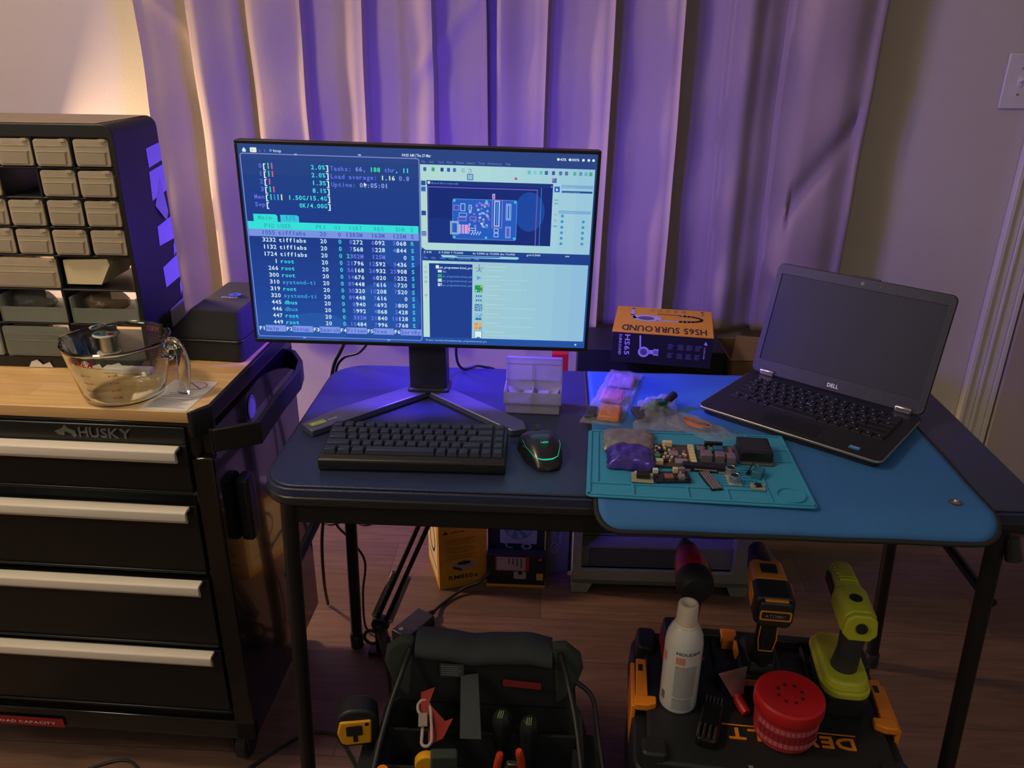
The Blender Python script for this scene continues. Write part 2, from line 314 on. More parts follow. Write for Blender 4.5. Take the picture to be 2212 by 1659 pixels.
b = MB(); b.tube([(.722, 1.098, .69), (.728, 1.088, .655)], [.011, .013], 12); b.build('locking_peg', BLK, t, smooth=50)

# ================================================================== BLUE MAT + SILICONE MAT
BMAT = mt('blue_mat_fabric', '#3571b0', .72, var=.07, scale=9, bump=.35, bscale=900)
t = thing('fabric_mat', 'large blue work mat with black edge covering the right half of the table', 'mat', (0, 0, .7405))
pts = rr(.083, 1.035, .676, 1.592, [.035, .02, .012, .03])
def mz(x, y): return -.022*max(0, (1.088-y)/.053)**1.6+.0006*math.sin(40*x)*math.sin(31*y)
b = MB(); NX, NY = 50, 46
def mf(u, v):
    x = .083+.593*u; y = 1.035+.557*v
    if y > 1.40: x -= .06*max(0, (y-1.33)/.26)**1.5*u
    # round the front corners
    for sx in (0, 1):
        cx = .083+.032 if sx == 0 else .676-.04; rad = .032 if sx == 0 else .04; cy = 1.035+rad
        if y < cy and ((sx == 0 and x < cx) or (sx == 1 and x > cx)):
            dx, dy = x-cx, y-cy; m_ = max(abs(dx), abs(dy)); l_ = math.hypot(dx, dy)
            if l_ > 1e-6: x, y = cx+dx*m_/l_, cy+dy*m_/l_
    return (x, y, .0022+mz(x, y))
b.grid(mf, NX, NY); b.build('mat_surface', BMAT, t, smooth=60, solid=.002)
edge = [mf(0, 1-i/40) for i in range(41)]+[mf(i/40, 0) for i in range(1, 41)]+[mf(1, i/40) for i in range(1, 41)]
b = MB(); b.tube([(x-.003*(x < .1), y-.003*(y < 1.06), z-.003) for x, y, z in edge], .0042, 8); b.build('edge_binding', mt('black_binding', '#1f2122', .7, bump=.3, bscale=800), t, smooth=60)
t2 = thing('snap_button', 'small silver snap button near the front right corner of the blue mat', 'snap', (.629, 1.107, .7434))
b = MB(); b.lathe([(.0065, 0), (.0068, .001), (.004, .002), (.0035, .0048), (.0025, .0055), (.002, .003), (.0005, .0028)], 20); b.build('snap_stud', MET, t2, smooth=50)
b = MB(); b.lathe([(.0068, 0), (.0095, .0004), (.0095, .0012), (.0068, .0014)], 20, closed=True); b.build('snap_rim', mt('tarnished_brass', '#8a7358', .35, .8), t2, smooth=50)
TEAL = mt('teal_silicone', '#3a9abf', .5, var=.05, scale=15, bump=.1)
t = thing('silicone_mat', 'teal silicone soldering mat with moulded trays lying on the blue mat', 'mat', (.2425, 1.1945, .7437), 0)
def tq(u, v):   # bilinear map of the mat's outline, u 0..1 left-right, v 0..1 front-back
    A, B, C_, D = (-.178, -.110), (.170, -.124), (.175, .114), (-.166, .114)
    return tuple((1-u)*(1-v)*A[i]+u*(1-v)*B[i]+u*v*C_[i]+(1-u)*v*D[i] for i in (0, 1))
def tp(m, u0, v0, u1, v1, z0, z1):
    p = [tq(u0, v0), tq(u1, v0), tq(u1, v1), tq(u0, v1)]; m.prism(p, z0, z1)
b = MB(); n_ = 5; ol = []
for (u, v), (du, dv) in (((0, 0), (1, 0)), ((1, 0), (0, 1)), ((1, 1), (-1, 0)), ((0, 1), (0, -1))):
    for k in range(12): ol.append(tq(u+du*(.02+.96*k/11), v+dv*(.02+.96*k/11)))
b.prism(ol, 0, .0035); b.build('mat_base', TEAL, t, bev=.001)
b = MB()
for a in ((0.005, .015, .995, .03), (.005, .97, .995, .985), (.005, .015, .02, .985), (.98, .015, .992, .985), (.02, .165, .80, .18), (.2, .03, .215, .17), (.44, .03, .455, .17), (.615, .03, .63, .17), (.80, .03, .812, .24), (.045, .18, .055, .95), (.80, .24, .812, .97), (.81, .58, .98, .59), (.81, .75, .98, .76)): tp(b, *a, .0035, .0058)
b.build('tray_ribs', TEAL, t, bev=.0008)
b = MB(); c = tq(.9, .13); b.lathe([(.0225, .0035), (.0225, .006), (.020, .006), (.020, .0035)], 32, 0, TF((c[0], c[1], 0)), closed=True); b.build('round_tray_rim', TEAL, t, smooth=40)
b = MB()
for i in range(12):
    for j in range(11):
        x, y = tq(.60+.17*i/11, .22+.38*j/10); b.box((x, y, .0043), (.0028, .0028, .0016))
o = b.build('screw_cell_grid', mt('teal_silicone_dark', '#3088a8', .55), t)

# ================================================================== MONITOR
MX, MZ = -.23, 1.041
t = thing('monitor', 'large black-framed monitor lit with a terminal and board layout windows', 'monitor', (MX, 1.49, .7405))
def mframe():
    ya, ti, ro = R(2.5), R(-1), R(-1.17)
    a = Vector((math.cos(ya), math.sin(ya), 0)); n = Vector((-a.y, a.x, 0)); v = Vector((0, 0, 1))*math.cos(ti)+n*math.sin(ti)
    a, v = a*math.cos(ro)+v*math.sin(ro), v*math.cos(ro)-a*math.sin(ro); q = a.cross(v)   # q points to the viewer
    M = Matrix.Identity(4)
    for i in range(3): M[i][0] = a[i]; M[i][1] = v[i]; M[i][2] = q[i]
    M[0][3] = 0; M[1][3] = 1.40-1.49; M[2][3] = MZ-.7405
    return M
MT = mframe()
BZ = mt('monitor_frame_plastic', '#1c1e1f', .35)
b = MB()
for x0, y0, x1, y1 in ((-.3065, .175, .3065, .1805), (-.3065, -.1805, .3065, -.1735), (-.3065, -.1735, -.302, .175), (.3005, -.1735, .3065, .175)): b.b2((x0, y0, -.012), (x1, y1, .0012), 0, MT)
b.build('bezel', BZ, t, bev=.0008)
b = MB(); b.prism(rr(-.3065, -.1805, .3065, .1805, .004), -.022, -.012, 0, MT); b.prism(rr(-.19, -.13, .19, .12, .03), -.022, -.05, 0, MT, sc=.86); b.build('back_cover', BZ, t, bev=.002)
b = MB(); b.lathe([(.072, -.051), (.082, -.051), (.082, -.053), (.072, -.053)], 40, 0, MT, closed=True); b.build('rear_light_ring', emis('blue_ring_glow', '#3020ff', 1.5), t, smooth=40)
# display with windows, in millimetres from the screen centre
EM = []
def E_(col, s=1.0):
    m = emis('screen_%s_%d' % (col.strip('#'), round(s*100)), col, s)
    if m not in EM: EM.append(m)
    return EM.index(m)
d = MB(); K = Matrix.Scale(.001, 4); DT = MT @ K
def dr(x0, y0, x1, y1, c, z=.2): d.rect(x0, y0, x1, y1, E_(c), DT, z)
d.rect(-302, -173.5, 300.5, 175, E_('#26428a'), DT, 0)
for i in range(14):   # desktop wallpaper: soft hills seen through the windows
    a0 = i/14; d.rect(-302, -173.5+i*24.9, 300.5, -173.5+(i+1)*24.9, E_(['#2650a2', '#254c9c', '#24489a', '#234596', '#234392', '#22418f', '#223f8c', '#213d89', '#213c88', '#223e88', '#233f87', '#254186', '#294485', '#2e4684'][i]), DT, .05)
d.disc(-235, -120, 1, 0, DT, .06) if False else None
d.disc(-60, -115, 62, E_('#2852a4'), DT, .08, 40, ry=58); d.disc(-30, 5, 42, E_('#264d9e'), DT, .07, 40, ry=40); d.disc(-190, -150, 60, E_('#2a56a8'), DT, .085, 40, ry=30)
def win_outline(x0, y0, x1, y1, c, wd=1.2, r_=4): d.line([(p[0], p[1]) for p in rr(x0, y0, x1, y1, r_, 4)], wd, E_(c), DT, .3, True)
def tx(s_, x, y, c, size=8.6, adv=None, align='l', bold=False, width=None): d.text(s_, x, y, size*1.16 if adv else size, E_(c), DT, .45, True if adv else bold, adv, width, align)
win_outline(-298.5, -168, 1.4, 159, '#8c93d8', 1.3)
for x, y in ((-205, 159.5), (-188+90, 162), (-215, -169), (-60, -169)): d.disc(x, y, 3, E_('#7fa5e8'), DT, .31, 8, ry=1.8)
# top bar
d.poly([(-294, 161.5), (-294, 165.5), (-291, 168.8), (-288, 165.5), (-288, 161.5)], E_('#cfe4ea'), DT, .3); d.poly(rr(-281, 161, -270, 169, 1.5, 3), E_('#dfeeda'), DT, .3)
tx('1', -277.5, 162, '#3b5aa0', 6); tx('2', -266, 162, '#6d86c0', 6); tx('3', -257.5, 162, '#6d86c0', 6); d.disc(-246.5, 165, 2.4, E_('#4f90e8'), DT, .3); tx('htop', -242, 162.5, '#c8dcec', 6.5, bold=True)
tx('04:03 AM | Thu 27-Mar', -27, 162, '#cfe4f4', 6.6, bold=True, width=49)
tx('43%', 238, 163, '#d4ecf4', 6, bold=True); tx('100%', 258, 163, '#d4ecf4', 6, bold=True)
for x in (235, 254.5, 277, 286, 294): d.disc(x, 165, 2.3, E_('#d4ecf4'), DT, .3, 10)
CW = 6.08
cyan, per, wht, grn = '#46e4e6', '#6672ea', '#d6eef8', '#40e8a8'
for i, (l_, v_, bars) in enumerate((('0', '2.0%', 'gr'), ('1', '2.0%', 'gr'), ('2', '1.3%', ' r'), ('3', '8.1%', 'gr'), ('Mem', '1.50G/15.4G', 'gbcy'), ('Swp', '0K/4.00G', ''))):
    y = 136-i*13.05
    tx(l_, -263.5-0, y, per, 9, CW, 'r'); tx('[', -262.5, y-1.2, wht, 10.5, CW, bold=True); tx(']', -157, y-1.2, wht, 10.5, CW, bold=True); tx(v_, -157, y, cyan, 9, CW, 'r', True)
    for j, ch in enumerate(bars.strip() if bars != ' r' else 'r'):
        c = {'g': '#35d6a0', 'r': '#e05b94', 'b': '#3a86d8', 'c': '#35b8e8', 'y': '#e8d890'}[ch]; d.rect(-254+j*6.08, y-1.5, -251.8+j*6.08, y+8.5, E_(c), DT, .45)
y = 135
for s_, k, c in (('Tasks: ', 0, per), ('66, ', 7, '#8290e8'), ('188 ', 11, grn), ('thr', 15, per), (', ', 18, cyan), ('11', 20, cyan)): tx(s_, -149+k*CW, y, c, 9, CW, bold=(c in (grn, cyan)))
for s_, k, c in (('Load average: ', 0, per), ('1.16', 14, '#d9f0d0'), ('0.8', 19, '#8290e8')): tx(s_, -149+k*CW, y-13.3, c, 9, CW, bold=(k == 14))
for s_, k, c in (('Uptime: ', 0, per), ('00:05:01', 8, '#9aa6ee')): tx(s_, -149+k*CW, y-26.6, c, 9, CW)
d.poly([(-93, 110), (-93, 117), (-87, 113)], E_('#e8f0f8'), DT, .5); d.line([(-93, 110), (-93, 117), (-87, 113)], .5, E_('#101830'), DT, .55, True)
d.poly([(-286.5, 44.6), (-286.5, 57.5), (-248, 57.5), (-245, 54.5), (-245, 44.6)], E_('#35dfd6'), DT, .35); tx('Main', -279, 48.2, '#28b8b8', 9, CW)
d.poly([(-240, 44.6), (-240, 57.0), (-211, 57.0), (-208, 54.5), (-208, 44.6)], E_('#36c4dc'), DT, .35); tx('I/O', -232, 48.2, '#2a90c8', 9, CW)
dr(-297.3, 31.3, -1.5, 44.6, '#37dfd8', .34); dr(-297.3, 18.6, -1, 31.3, '#7a94e0', .34)
def row(y, cells, bold=False):
    for s_, xr, c, al in cells: tx(s_, xr, y, c, 9, CW, al)
row(34, [('PID', -251, '#2ab4b8', 'r'), ('USER', -246.5, '#2ab4b8', 'l'), ('PRI', -162, '#2ab4b8', 'r'), ('NI', -136, '#2ab4b8', 'r'), ('VIRT', -99, '#2ab4b8', 'r'), ('RES', -61, '#2ab4b8', 'r'), ('SHR', -23.5, '#2ab4b8', 'r'), ('S', -16, '#2ab4b8', 'l')])
rows = [('1055', 'tifflabs', '1383M', '163M', '125M', 'S'), ('3232', 'tifflabs', '8272', '6092', '5068', 'R'), ('1132', 'tifflabs', '7568', '5228', '4844', 'S'), ('1724', 'tifflabs', '2302M', '125M', '0', 'S'), ('1', 'root', '21796', '12592', '9436', 'S'), ('266', 'root', '56168', '26932', '25908', 'S'), ('300', 'root', '14676', '6020', '5252', 'S'), ('310', 'systemd-ti', '89448', '7616', '6720', 'S'), ('319', 'root', '35320', '10208', '7520', 'S'), ('320', 'systemd-ti', '89448', '7616', '0', 'S'), ('445', 'dbus', '8940', '4692', '3800', 'S'), ('446', 'dbus', '5992', '4068', '2428', 'S'), ('447', 'root', '332M', '21840', '18128', 'S'), ('449', 'root', '15484', '7996', '6768', 'S')]
for i, (pid, us, v1, v2, v3, st) in enumerate(rows):
    y = 22.0-i*12.72; sel = i == 0; W_ = '#4a5cc0' if sel else '#cdeaf2'
    tx(pid, -251, y, W_, 9, CW, 'r'); uc = W_ if us == 'tifflabs' else ('#3fdfe6' if us in ('root', 'dbus') and i != 11 else '#3aa6dc')
    tx(us, -246.5, y, uc, 9, CW, bold=(us in ('root', 'dbus') and i != 11)); tx('20', -162, y, W_, 9, CW, 'r'); tx('0', -136.3, y, W_ if sel else '#3fe0e0', 9, CW, 'r', not sel)
    for v_, xr in ((v1, -99), (v2, -60.5), (v3, -23)):
        if sel: tx(v_, xr, y, W_, 9, CW, 'r'); continue
        if v_.endswith('M'):
            tx(v_, xr, y, '#707cee', 9, CW, 'r')
            if v_ == '2302M': tx('2', xr-4*CW, y, '#3fe0a8', 9, CW, 'r', True)
            continue
        lo = v_[-3:]; hi = v_[:-3]; tx(lo, xr, y, '#cdeaf2', 9, CW, 'r')
        if hi: tx(hi, xr-3*CW, y, '#6a76ec', 9, CW, 'r')
    tx(st, -15.5, y, W_ if sel else ('#40e0c0' if st == 'R' else '#3fd8ea'), 9, CW, bold=not sel)
for k, s_ in enumerate(('Help', 'Setup', 'Search', 'Filter', 'Tree', 'SortBy')):
    x = -296+k*49.4; tx('F%d' % (k+1), x, -156, '#d8f0f4', 8.6, 5.7, bold=True); dr(x+11.5, -158.6, x+48.6 if k < 5 else .5, -146.5, '#7c96e2', .34); tx(s_, x+12, -156, '#5060cc', 8.4, 6.0)
# right top window: board editor
def ui(x0, y0, x1, y1, base): dr(x0, y0, x1, y1, base, .32)
for i in range(10): dr(3+i*29.5, 3, 3+(i+1)*29.5, 150, ['#b2d8d4', '#b0d8d8', '#aed6da', '#acd6da', '#aad4da', '#a8d2da', '#a6d0da', '#a2cedc', '#9ecadc', '#9ac6dc'][i], .28)
for i in range(10): dr(4.5+i*29.3, -160.5, 4.5+(i+1)*29.3, -16, ['#b6dcd6', '#a6d0d6', '#a2ccd6', '#9ecad4', '#9cc8d4', '#9ac8d6', '#98c6d6', '#96c4d8', '#92c0d8', '#8ebcda'][i], .28)
for i, s_ in enumerate(('File', 'Edit', 'View', 'Place', 'Route', 'Inspect', 'Tools', 'Preferences', 'Help')): tx(s_, (6, 19, 33, 48, 65, 82, 101, 117, 147)[i], 153, '#6f8ac0', 4.8)
for i, s_ in enumerate(('File', 'Edit', 'View', 'Tools', 'Preferences', 'Help')): tx(s_, (8, 21, 35, 50, 66, 96)[i], -12.5, '#7f9ad0', 4.8)
for x, c in ((11, '#3c62b0'), (25, '#40a080'), (40, '#304a90'), (51, '#3560b0'), (61, '#4470b8'), (187, '#60c0c8'), (197, '#7accd0'), (207, '#58c0c8'), (216, '#405c98'), (228, '#405c98'), (240, '#56709c'), (250, '#56709c'), (264, '#58b0a8'), (274, '#7090b0'), (283, '#60b4c8'), (291, '#50a090')): d.poly(rr(x-2.6, 139, x+2.6, 145.5, 1, 2), E_(c), DT, .36)
d.disc(76, 142, 3, E_('#6a8ab0'), DT, .36, 14, 2, a0=30, a1=330); d.disc(87, 142, 3, E_('#6a8ab0'), DT, .36, 14, 2, a0=-150, a1=150)
d.line(rr(83, 127, 92, 136, 1, 2), 1.2, E_('#243c88'), DT, .36, closed=True); d.line(rr(85.5, 129.5, 89.5, 133.5, .5, 2), 1, E_('#5a80c0'), DT, .37, closed=True)
dr(163, 129, 167, 133, '#c04868', .36); d.poly([(226, 126), (226, 134), (231, 134)], E_('#d06a90'), DT, .36); d.poly([(226, 126), (231, 134), (234, 134), (234, 126)], E_('#3a70c8'), DT, .36)
dr(13.5, 116.5, 228.4, 124, '#1f357c', .35); d.disc(17.5, 120.2, 2.6, E_('#b8d8e8'), DT, .4, 12); tx('Board file is read only', 22, 118, '#5f9ce0', 4.8, width=46); tx('x', 225, 118.4, '#c8d8ec', 4.5)
dr(14.5, 16.3, 228.4, 116.5, '#1b2d74', .34); dr(14.5, 16.3, 110, 60, '#1c3380', .345); d.disc(190, 75, 26, E_('#2148a0'), DT, .346, 24, ry=34)
for i in range(52):
    for j in range(24): dr(17+i*4.05, 18.5+j*4.05, 17.5+i*4.05, 19+j*4.05, '#38509c', .35)
d.line([(14.5, 113), (202, 113), (202, 17)], 1.8, E_('#6a58b8'), DT, .36); d.line([(209, 116), (209, 17)], 1, E_('#4a8ac8'), DT, .36); d.line([(16, 113), (16, 17)], .6, E_('#7c5cb0'), DT, .36)
d.poly(rr(58, 24.5, 168, 94, 3, 3), E_('#2a5cc0'), DT, .36); d.line(rr(58, 24.5, 168, 94, 3, 3), .8, E_('#5f9ae0'), DT, .38, closed=True)
for x, y in ((61, 91), (116, 91), (165, 91), (61, 28), (116, 28), (165, 28)): d.disc(x, y, 2.2, E_('#40c8e8'), DT, .39, 12)
pk, wt = '#c078d0', '#bfe0f0'
def pr(x0, y0, x1, y1, c=wt, wd=.8): d.line([(x0, y0), (x1, y0), (x1, y1), (x0, y1)], wd, E_(c), DT, .40, closed=True)
pr(126, 46, 143, 94, pk, .9); pr(130, 49, 138, 92, wt, 1.4); pr(134-.0, 50, 134.4, 91, '#5fa0e0'); pr(126, 95, 130, 104, pk, 1); pr(126.8, 97, 129.2, 103, wt, .8)
for x0, y0, x1, y1 in ((150, 60, 158, 88), (152, 62, 156, 86), (150, 29, 158, 48), (152, 31, 156, 46), (54, 33, 68, 55), (56, 35, 66, 53), (60, 75, 69, 83), (72, 74, 79, 86), (69, 64, 82, 70), (67, 57, 81, 62), (86, 75, 90, 84), (88, 58, 98, 64), (86, 40, 98, 44), (130, 30, 137, 36), (130, 38, 137, 44)): pr(x0, y0, x1, y1, random.choice([wt, '#9cc8ec', pk]), .9)
rng = random.Random(3)
for i in range(44):
    x = rng.uniform(87, 121); y = rng.uniform(46, 88); d.disc(x, y, 1.9, E_(rng.choice([wt, '#d0e8f4', pk, '#8a90e0'])), DT, .40, 10, 1.1)
for i in range(7): dr(69+i*2.0, 34, 70.3+i*2.0, 50, (wt, '#e890d8', pk)[i % 3], .41)
for i in range(5): dr(80+i*1.5, 34, 81+i*1.5, 50, ('#f0b8e8', '#e068c8')[i % 2], .41)
for i in range(8): dr(90+i*2.2, 32+(i % 2)*3, 91.2+i*2.2, 36+(i % 2)*3, wt, .41)
for y, c in ((119, '#2a52a0'), (109, '#3468b8'), (68, '#2a4c98'), (32, '#23408c')): d.poly(rr(4.2, y-4, 12, y+4, .5, 2), E_(c), DT, .36)
for i in range(2):
    for j in range(2): dr(5.4+i*3.4, 29+j*3.4, 7.4+i*3.4, 31+j*3.4, '#c0d8e8', .38)
tx('Z 0.93', 6, 6.6, '#bcd8e8', 4.6, bold=True); dr(3.6, 2.8, 298, 14 if False else 12.5, '#24428c', .30) if False else None
dr(3.4, -2.8, 298, 3.2, '#24428a', .33)
d.poly([(3.6, 3.2), (3.6, 8), (10, 3.2)], E_('#24428a'), DT, .34)
for s_, x in (('Z 0.93', 7), ('X 9.5000 Y 73.5000', 33), ('dx 9.5000 dy 73.5000 dist 74.0953', 93), ('grid 0.5000', 188), ('mm', 256)): tx(s_, x, -2.2, '#c4dcec', 4.8, bold=True)
d.poly([(37, -5), (40, -9.5), (172, -9.5), (175, -6.5), (172, -5)], E_('#8fd0dc'), DT, .36); d.poly([(60, -5.6), (68, -8.5), (140, -7.5), (142, -5.6)], E_('#3564b0'), DT, .37)
dr(230, 3.5, 296, 3.8, '#9cc8d8', .35)
dr(231, 110.5, 240, 120, '#2a5cb8', .36); d.poly([(234, 112), (234, 118), (237.5, 114)], E_('#d8ecf4'), DT, .38)
dr(243, 117.5, 296.5, 123, '#7cabd0', .36); tx('Appearance', 245, 118.6, '#9cc4dc', 4.2); d.poly(rr(243.5, 109.8, 296, 113.2, 1.5, 3), E_('#24489a'), DT, .36); tx('Properties of Tracks Pads', 245.5, 110.4, '#7fb0d8', 2.6)
dr(240.5, 74, 295.5, 79.5, '#7cabd0', .36); tx('Selection Filter', 243, 75.2, '#9cc4dc', 4.2)
for i in range(6):
    d.disc(247, 70-i*9.7, 2.7, E_('#3f96cc'), DT, .36, 14)
    if i: d.disc(283.6, 70-i*9.7+.6, 2.7, E_('#3f96cc'), DT, .36, 14)
for y, c in ((97, '#5cb8a0'), (91, '#5cb8a0'), (72, '#88c4b8'), (52, '#48a8c0')): dr(232, y-1, 238.5, y+1.2, c, .36)
d.disc(235, 62, 2.2, E_('#a07890'), DT, .36, 12, 1.5)
# right bottom window: project manager
dr(16, -160.5, 93, -20.7, '#223f8e', .34)
tx('pic_programmer.kicad_pro', 35, -29.5, '#d0e8f0', 5.6, bold=True, width=57.5); tx('libs', 40.5, -37, '#8fb4dc', 5.2)
for i, s_ in enumerate(('pic_programmer.kicad_pcb', 'pic_programmer.kicad_sch', 'pic_programmer.kicad_sym')): tx(s_, 40, -45.6-i*8.2, '#6ba0dc', 5.4, width=52.5)
dr(28, -30, 33.5, -24, '#d8ecec', .36); dr(31.5, -37, 38.5, -32.5, '#cce0e8', .36); dr(31.5, -46.5, 38.5, -40, '#38a868', .36); dr(31.5, -54.5, 38.5, -48.5, '#c4d8e0', .36); dr(31.5, -62.5, 38.5, -56.8, '#c4d8e0', .36)
d.poly([(36, -62.5), (38.5, -62.5), (36, -56.8), (34.5, -56.8)], E_('#3a8ad0'), DT, .37)
for (y, c) in ((-28, '#9cb8cc'), (-37, '#b08ca8'), (-47, '#8eb0c0'), (-55, '#48a0c0'), (-80, '#b08098')): d.disc(10, y, 2.4, E_(c), DT, .36, 10, 1.4)
d.line([(98, -27), (112, -27)], 1, E_('#c05878'), DT, .36); d.line([(105, -20), (105, -33)], 1, E_('#5a6c9c'), DT, .36); d.line([(100, -34), (106, -29), (109, -34)], .9, E_('#4860a0'), DT, .37)
d.poly([(101, -49), (101, -41), (109, -45)], E_('#5a9cd0'), DT, .36)
d.poly(rr(97.5, -72, 111.5, -58.5, 2, 3), E_('#2e9c58'), DT, .36); d.line([(99, -62), (103, -66), (108, -66)], .8, E_('#1c6c4c'), DT, .37); d.disc(109, -61, 1.6, E_('#d8d060'), DT, .38, 10); d.disc(100, -69, 1.4, E_('#d8e8e0'), DT, .38, 10); d.disc(108.6, -70, 1.6, E_('#d0a850'), DT, .38, 10)
for i in range(3): dr(99.5+i*4, -81, 102+i*4, -77, '#3878c0', .36); dr(99.5+i*4, -89, 102+i*4, -85, '#3878c0', .36)
d.poly(rr(97.5, -107.5, 111.5, -94, 2, 3), E_('#4c88b4'), DT, .36)
for a in (((99, -98), (103, -98), (105, -101), (110, -101)), ((99, -103), (104, -103), (104, -106)), ((107, -95), (107, -98), (110, -98)), ((108, -106), (108, -104), (110, -104))): d.line(a, .9, E_('#c0dce4'), DT, .37)
d.poly(rr(97.5, -125, 111.5, -112, 2, 3), E_('#88c0dc'), DT, .36); d.poly([(98, -124.5), (102, -119), (105, -122), (108, -119), (111, -124.5)], E_('#3070b0'), DT, .37); d.line([(106, -118), (111, -113)], .9, E_('#3070b0'), DT, .38)
for i, c in enumerate(('#f09838', '#f0a850', '#f09838', '#88a8c0')): dr(97.5+(i % 2)*7.4, -136-(i//2)*7.4, 104+(i % 2)*7.4, -129.6-(i//2)*7.4, c, .36)
d.poly(rr(98, -160, 111, -146, 1.5, 3), E_('#d8eef0'), DT, .36); d.line(rr(98, -160, 111, -146, 1.5, 3), .8, E_('#38609c'), DT, .37, closed=True); dr(102, -159.5, 108, -157.5, '#3878b8', .38)
for i in range(8):
    y = -25-i*17.6; d.rect(118, y, 118+rng.uniform(20, 35), y+1.6, E_('#acd6dc'), DT, .33); d.rect(118, y-6, 118+rng.uniform(30, 100), y-4.7, E_('#a8d2da'), DT, .33)
tx('Project: /usr/share/kicad/demos/pic_programmer.kicad_pro', 9, -168, '#a8c8e8', 4.8, width=112); d.disc(284, -167.2, 2, E_('#b0d4e8'), DT, .36, 8)
disp = d.build('display', EM, t, label='lit screen showing a process list and circuit board software')
b = MB()    # neck: faceted column
b.prism([(-.036, -.045), (-.006, -.052), (.036, -.050), (.037, -.008), (-.036, -.006)], .014, .36); b.prism(rr(-.04, -.054, .041, -.002, .006), .008, .02); b.build('neck', mt('stand_plastic', '#2a2d2e', .42), t, bev=.003)
b = MB(); b.prism([(-.004, .012), (-.165, -.145), (-.195, -.19), (-.205, -.205), (-.178, -.232), (0, -.049), (.170, -.205), (.196, -.196), (.19, -.165), (.14, -.118)][::-1], 0, .013); 
b.build('stand_base', mt('stand_base_metal', '#6c7088', .38, .65), t, bev=.002)
b = MB(); ST = TF((-.1822, -.2075, .0136), (0, 0, 44)); b.rect(-.006, -.0075, .024, .0085, 0, ST); b.text('NVIDIA', .004, -.003, .006, 1, ST, .0002, True); b.disc(0, .0005, .003, 1, ST, .0002, 12, .0012)
b.text('G-SYNC', .030, -.003, .0068, 1, ST, 0, True, width=.018); b.rect(.0515, -.008, .0522, .0085, 2, ST)
b.build('sticker', [mt('sticker_olive', '#8a9a2c', .5), WINK, mt('sticker_green_line', '#5fbf6a', .5)], t, label='green and black sticker on the left stand foot')

# ================================================================== KEYBOARD
t = thing('keyboard', 'compact black keyboard in front of the monitor stand', 'keyboard', (-.2155, 1.2045, .7405), .8)
b = MB(); sec = [(-.060, .004), (-.060, .019), (-.057, .022), (.054, .032), (.0565, .030), (.0565, .006), (.05, 0), (-.055, 0)]
b.prism(sec, -.1515, .1515, 0, Matrix(((0, 0, 1, 0), (1, 0, 0, 0), (0, 1, 0, 0), (0, 0, 0, 1)))); b.build('case', mt('keyboard_case', '#1c1f20', .38), t, bev=.002)
KEY = mt('keycap_plastic', '#2d3246', .5, bump=.1); U = .01845; kcache = {}
lay = [[1]*13+[2, 1], [1.5]+[1]*12+[1.5, 1], [1.75]+[1]*11+[2.25, 1], [2.25]+[1]*10+[1.75, 1, 1], [1.25]*3+[6.25]+[1]*6]
for r_, rw in enumerate(lay):
    cx = -8*U
    for wd in rw:
        if wd not in kcache:
            k = MB(); w0 = wd*U-.0012; w1 = w0-.0045; h0 = .0165; h1 = .0118
            k.add([(-w0/2, -h0/2, 0), (w0/2, -h0/2, 0), (w0/2, h0/2, 0), (-w0/2, h0/2, 0), (-w1/2, -h1/2+.001, .0082), (w1/2, -h1/2+.001, .0082), (w1/2, h1/2+.001, .0078), (-w1/2, h1/2+.001, .0078)], [(3, 2, 1, 0), (4, 5, 6, 7), (0, 1, 5, 4), (1, 2, 6, 5), (2, 3, 7, 6), (3, 0, 4, 7)])
            o = k.build('keycap', KEY, t, bev=.001); kcache[wd] = o
        else: o = kcache[wd].copy(); COL.objects.link(o)
        y = .0405-r_*.0192; o.location = (cx+wd*U/2, y, .0222+(y+.057)*.0875); o.rotation_euler = (R(5), 0, 0); cx += wd*U

# ================================================================== MOUSE
t = thing('computer_mouse', 'black mouse with glowing green trim right of the keyboard', 'mouse', (-.006, 1.224, .7405), 13); t.scale = (1.12, 1, 1)
def mshell(u, v):    # u around the half-section, v front to back
    y = .062-.124*v; hw = .0295+.0045*math.sin(v*math.pi*1.6+.2)-.004*math.exp(-((v-.42)/.14)**2); hh = .036*(math.sin(math.pi*(v*.80+.14)))**.75
    e = math.sin(math.pi*min(1, max(0, v*1.0)))**.28 if 0 < v < 1 else .0
    hw *= e; a = math.pi*u
    cx = math.copysign(abs(math.cos(a))**.62, math.cos(a)); cz = abs(math.sin(a))**.7
    return (-hw*cx*(1.08-.1*cz), y, .001+hh*cz*max(e, .25))
b = MB(); b.grid(mshell, 28, 30); b.build('shell', mt('mouse_shell', '#202325', .3, coat=.3), t, smooth=60)
b = MB(); b.prism([(mshell(0, i/24)[0]*.96, mshell(0, i/24)[1]) for i in range(1, 24)]+[(mshell(1, i/24)[0]*.96, mshell(1, i/24)[1]) for i in range(23, 0, -1)], .0003, .0025); b.build('base_plate', BLK, t)
def on(u, v, k=.0006): p = Vector(mshell(u, v)); c = Vector((0, p.y, .01)); return p+(p-c).normalized()*k
LED = emis('green_led', '#35e8b4', .7)
path = [on(.17+.10*max(0, (i-3)/6)**1.5, .38+.055*i) for i in range(9)]+[on(.27+.035*i, .835+.055*math.sin(math.pi*min(1, i/13))) for i in range(1, 14)]+[on(.75+.02*min(i, 3), .80-.06*i) for i in range(1, 6)]
b = MB(); sp = smoothpath(path, 3); n_ = len(sp); b.tube(sp, [.00012+.0010*math.exp(-((i/n_-.55)/.22)**2) for i in range(n_)], 6); b.build('light_strip', LED, t, smooth=60)
b = MB(); LT = Matrix.Translation(on(.5, .655, .0012)) @ Euler((R(-13), 0, R(180-180))).to_matrix().to_4x4()
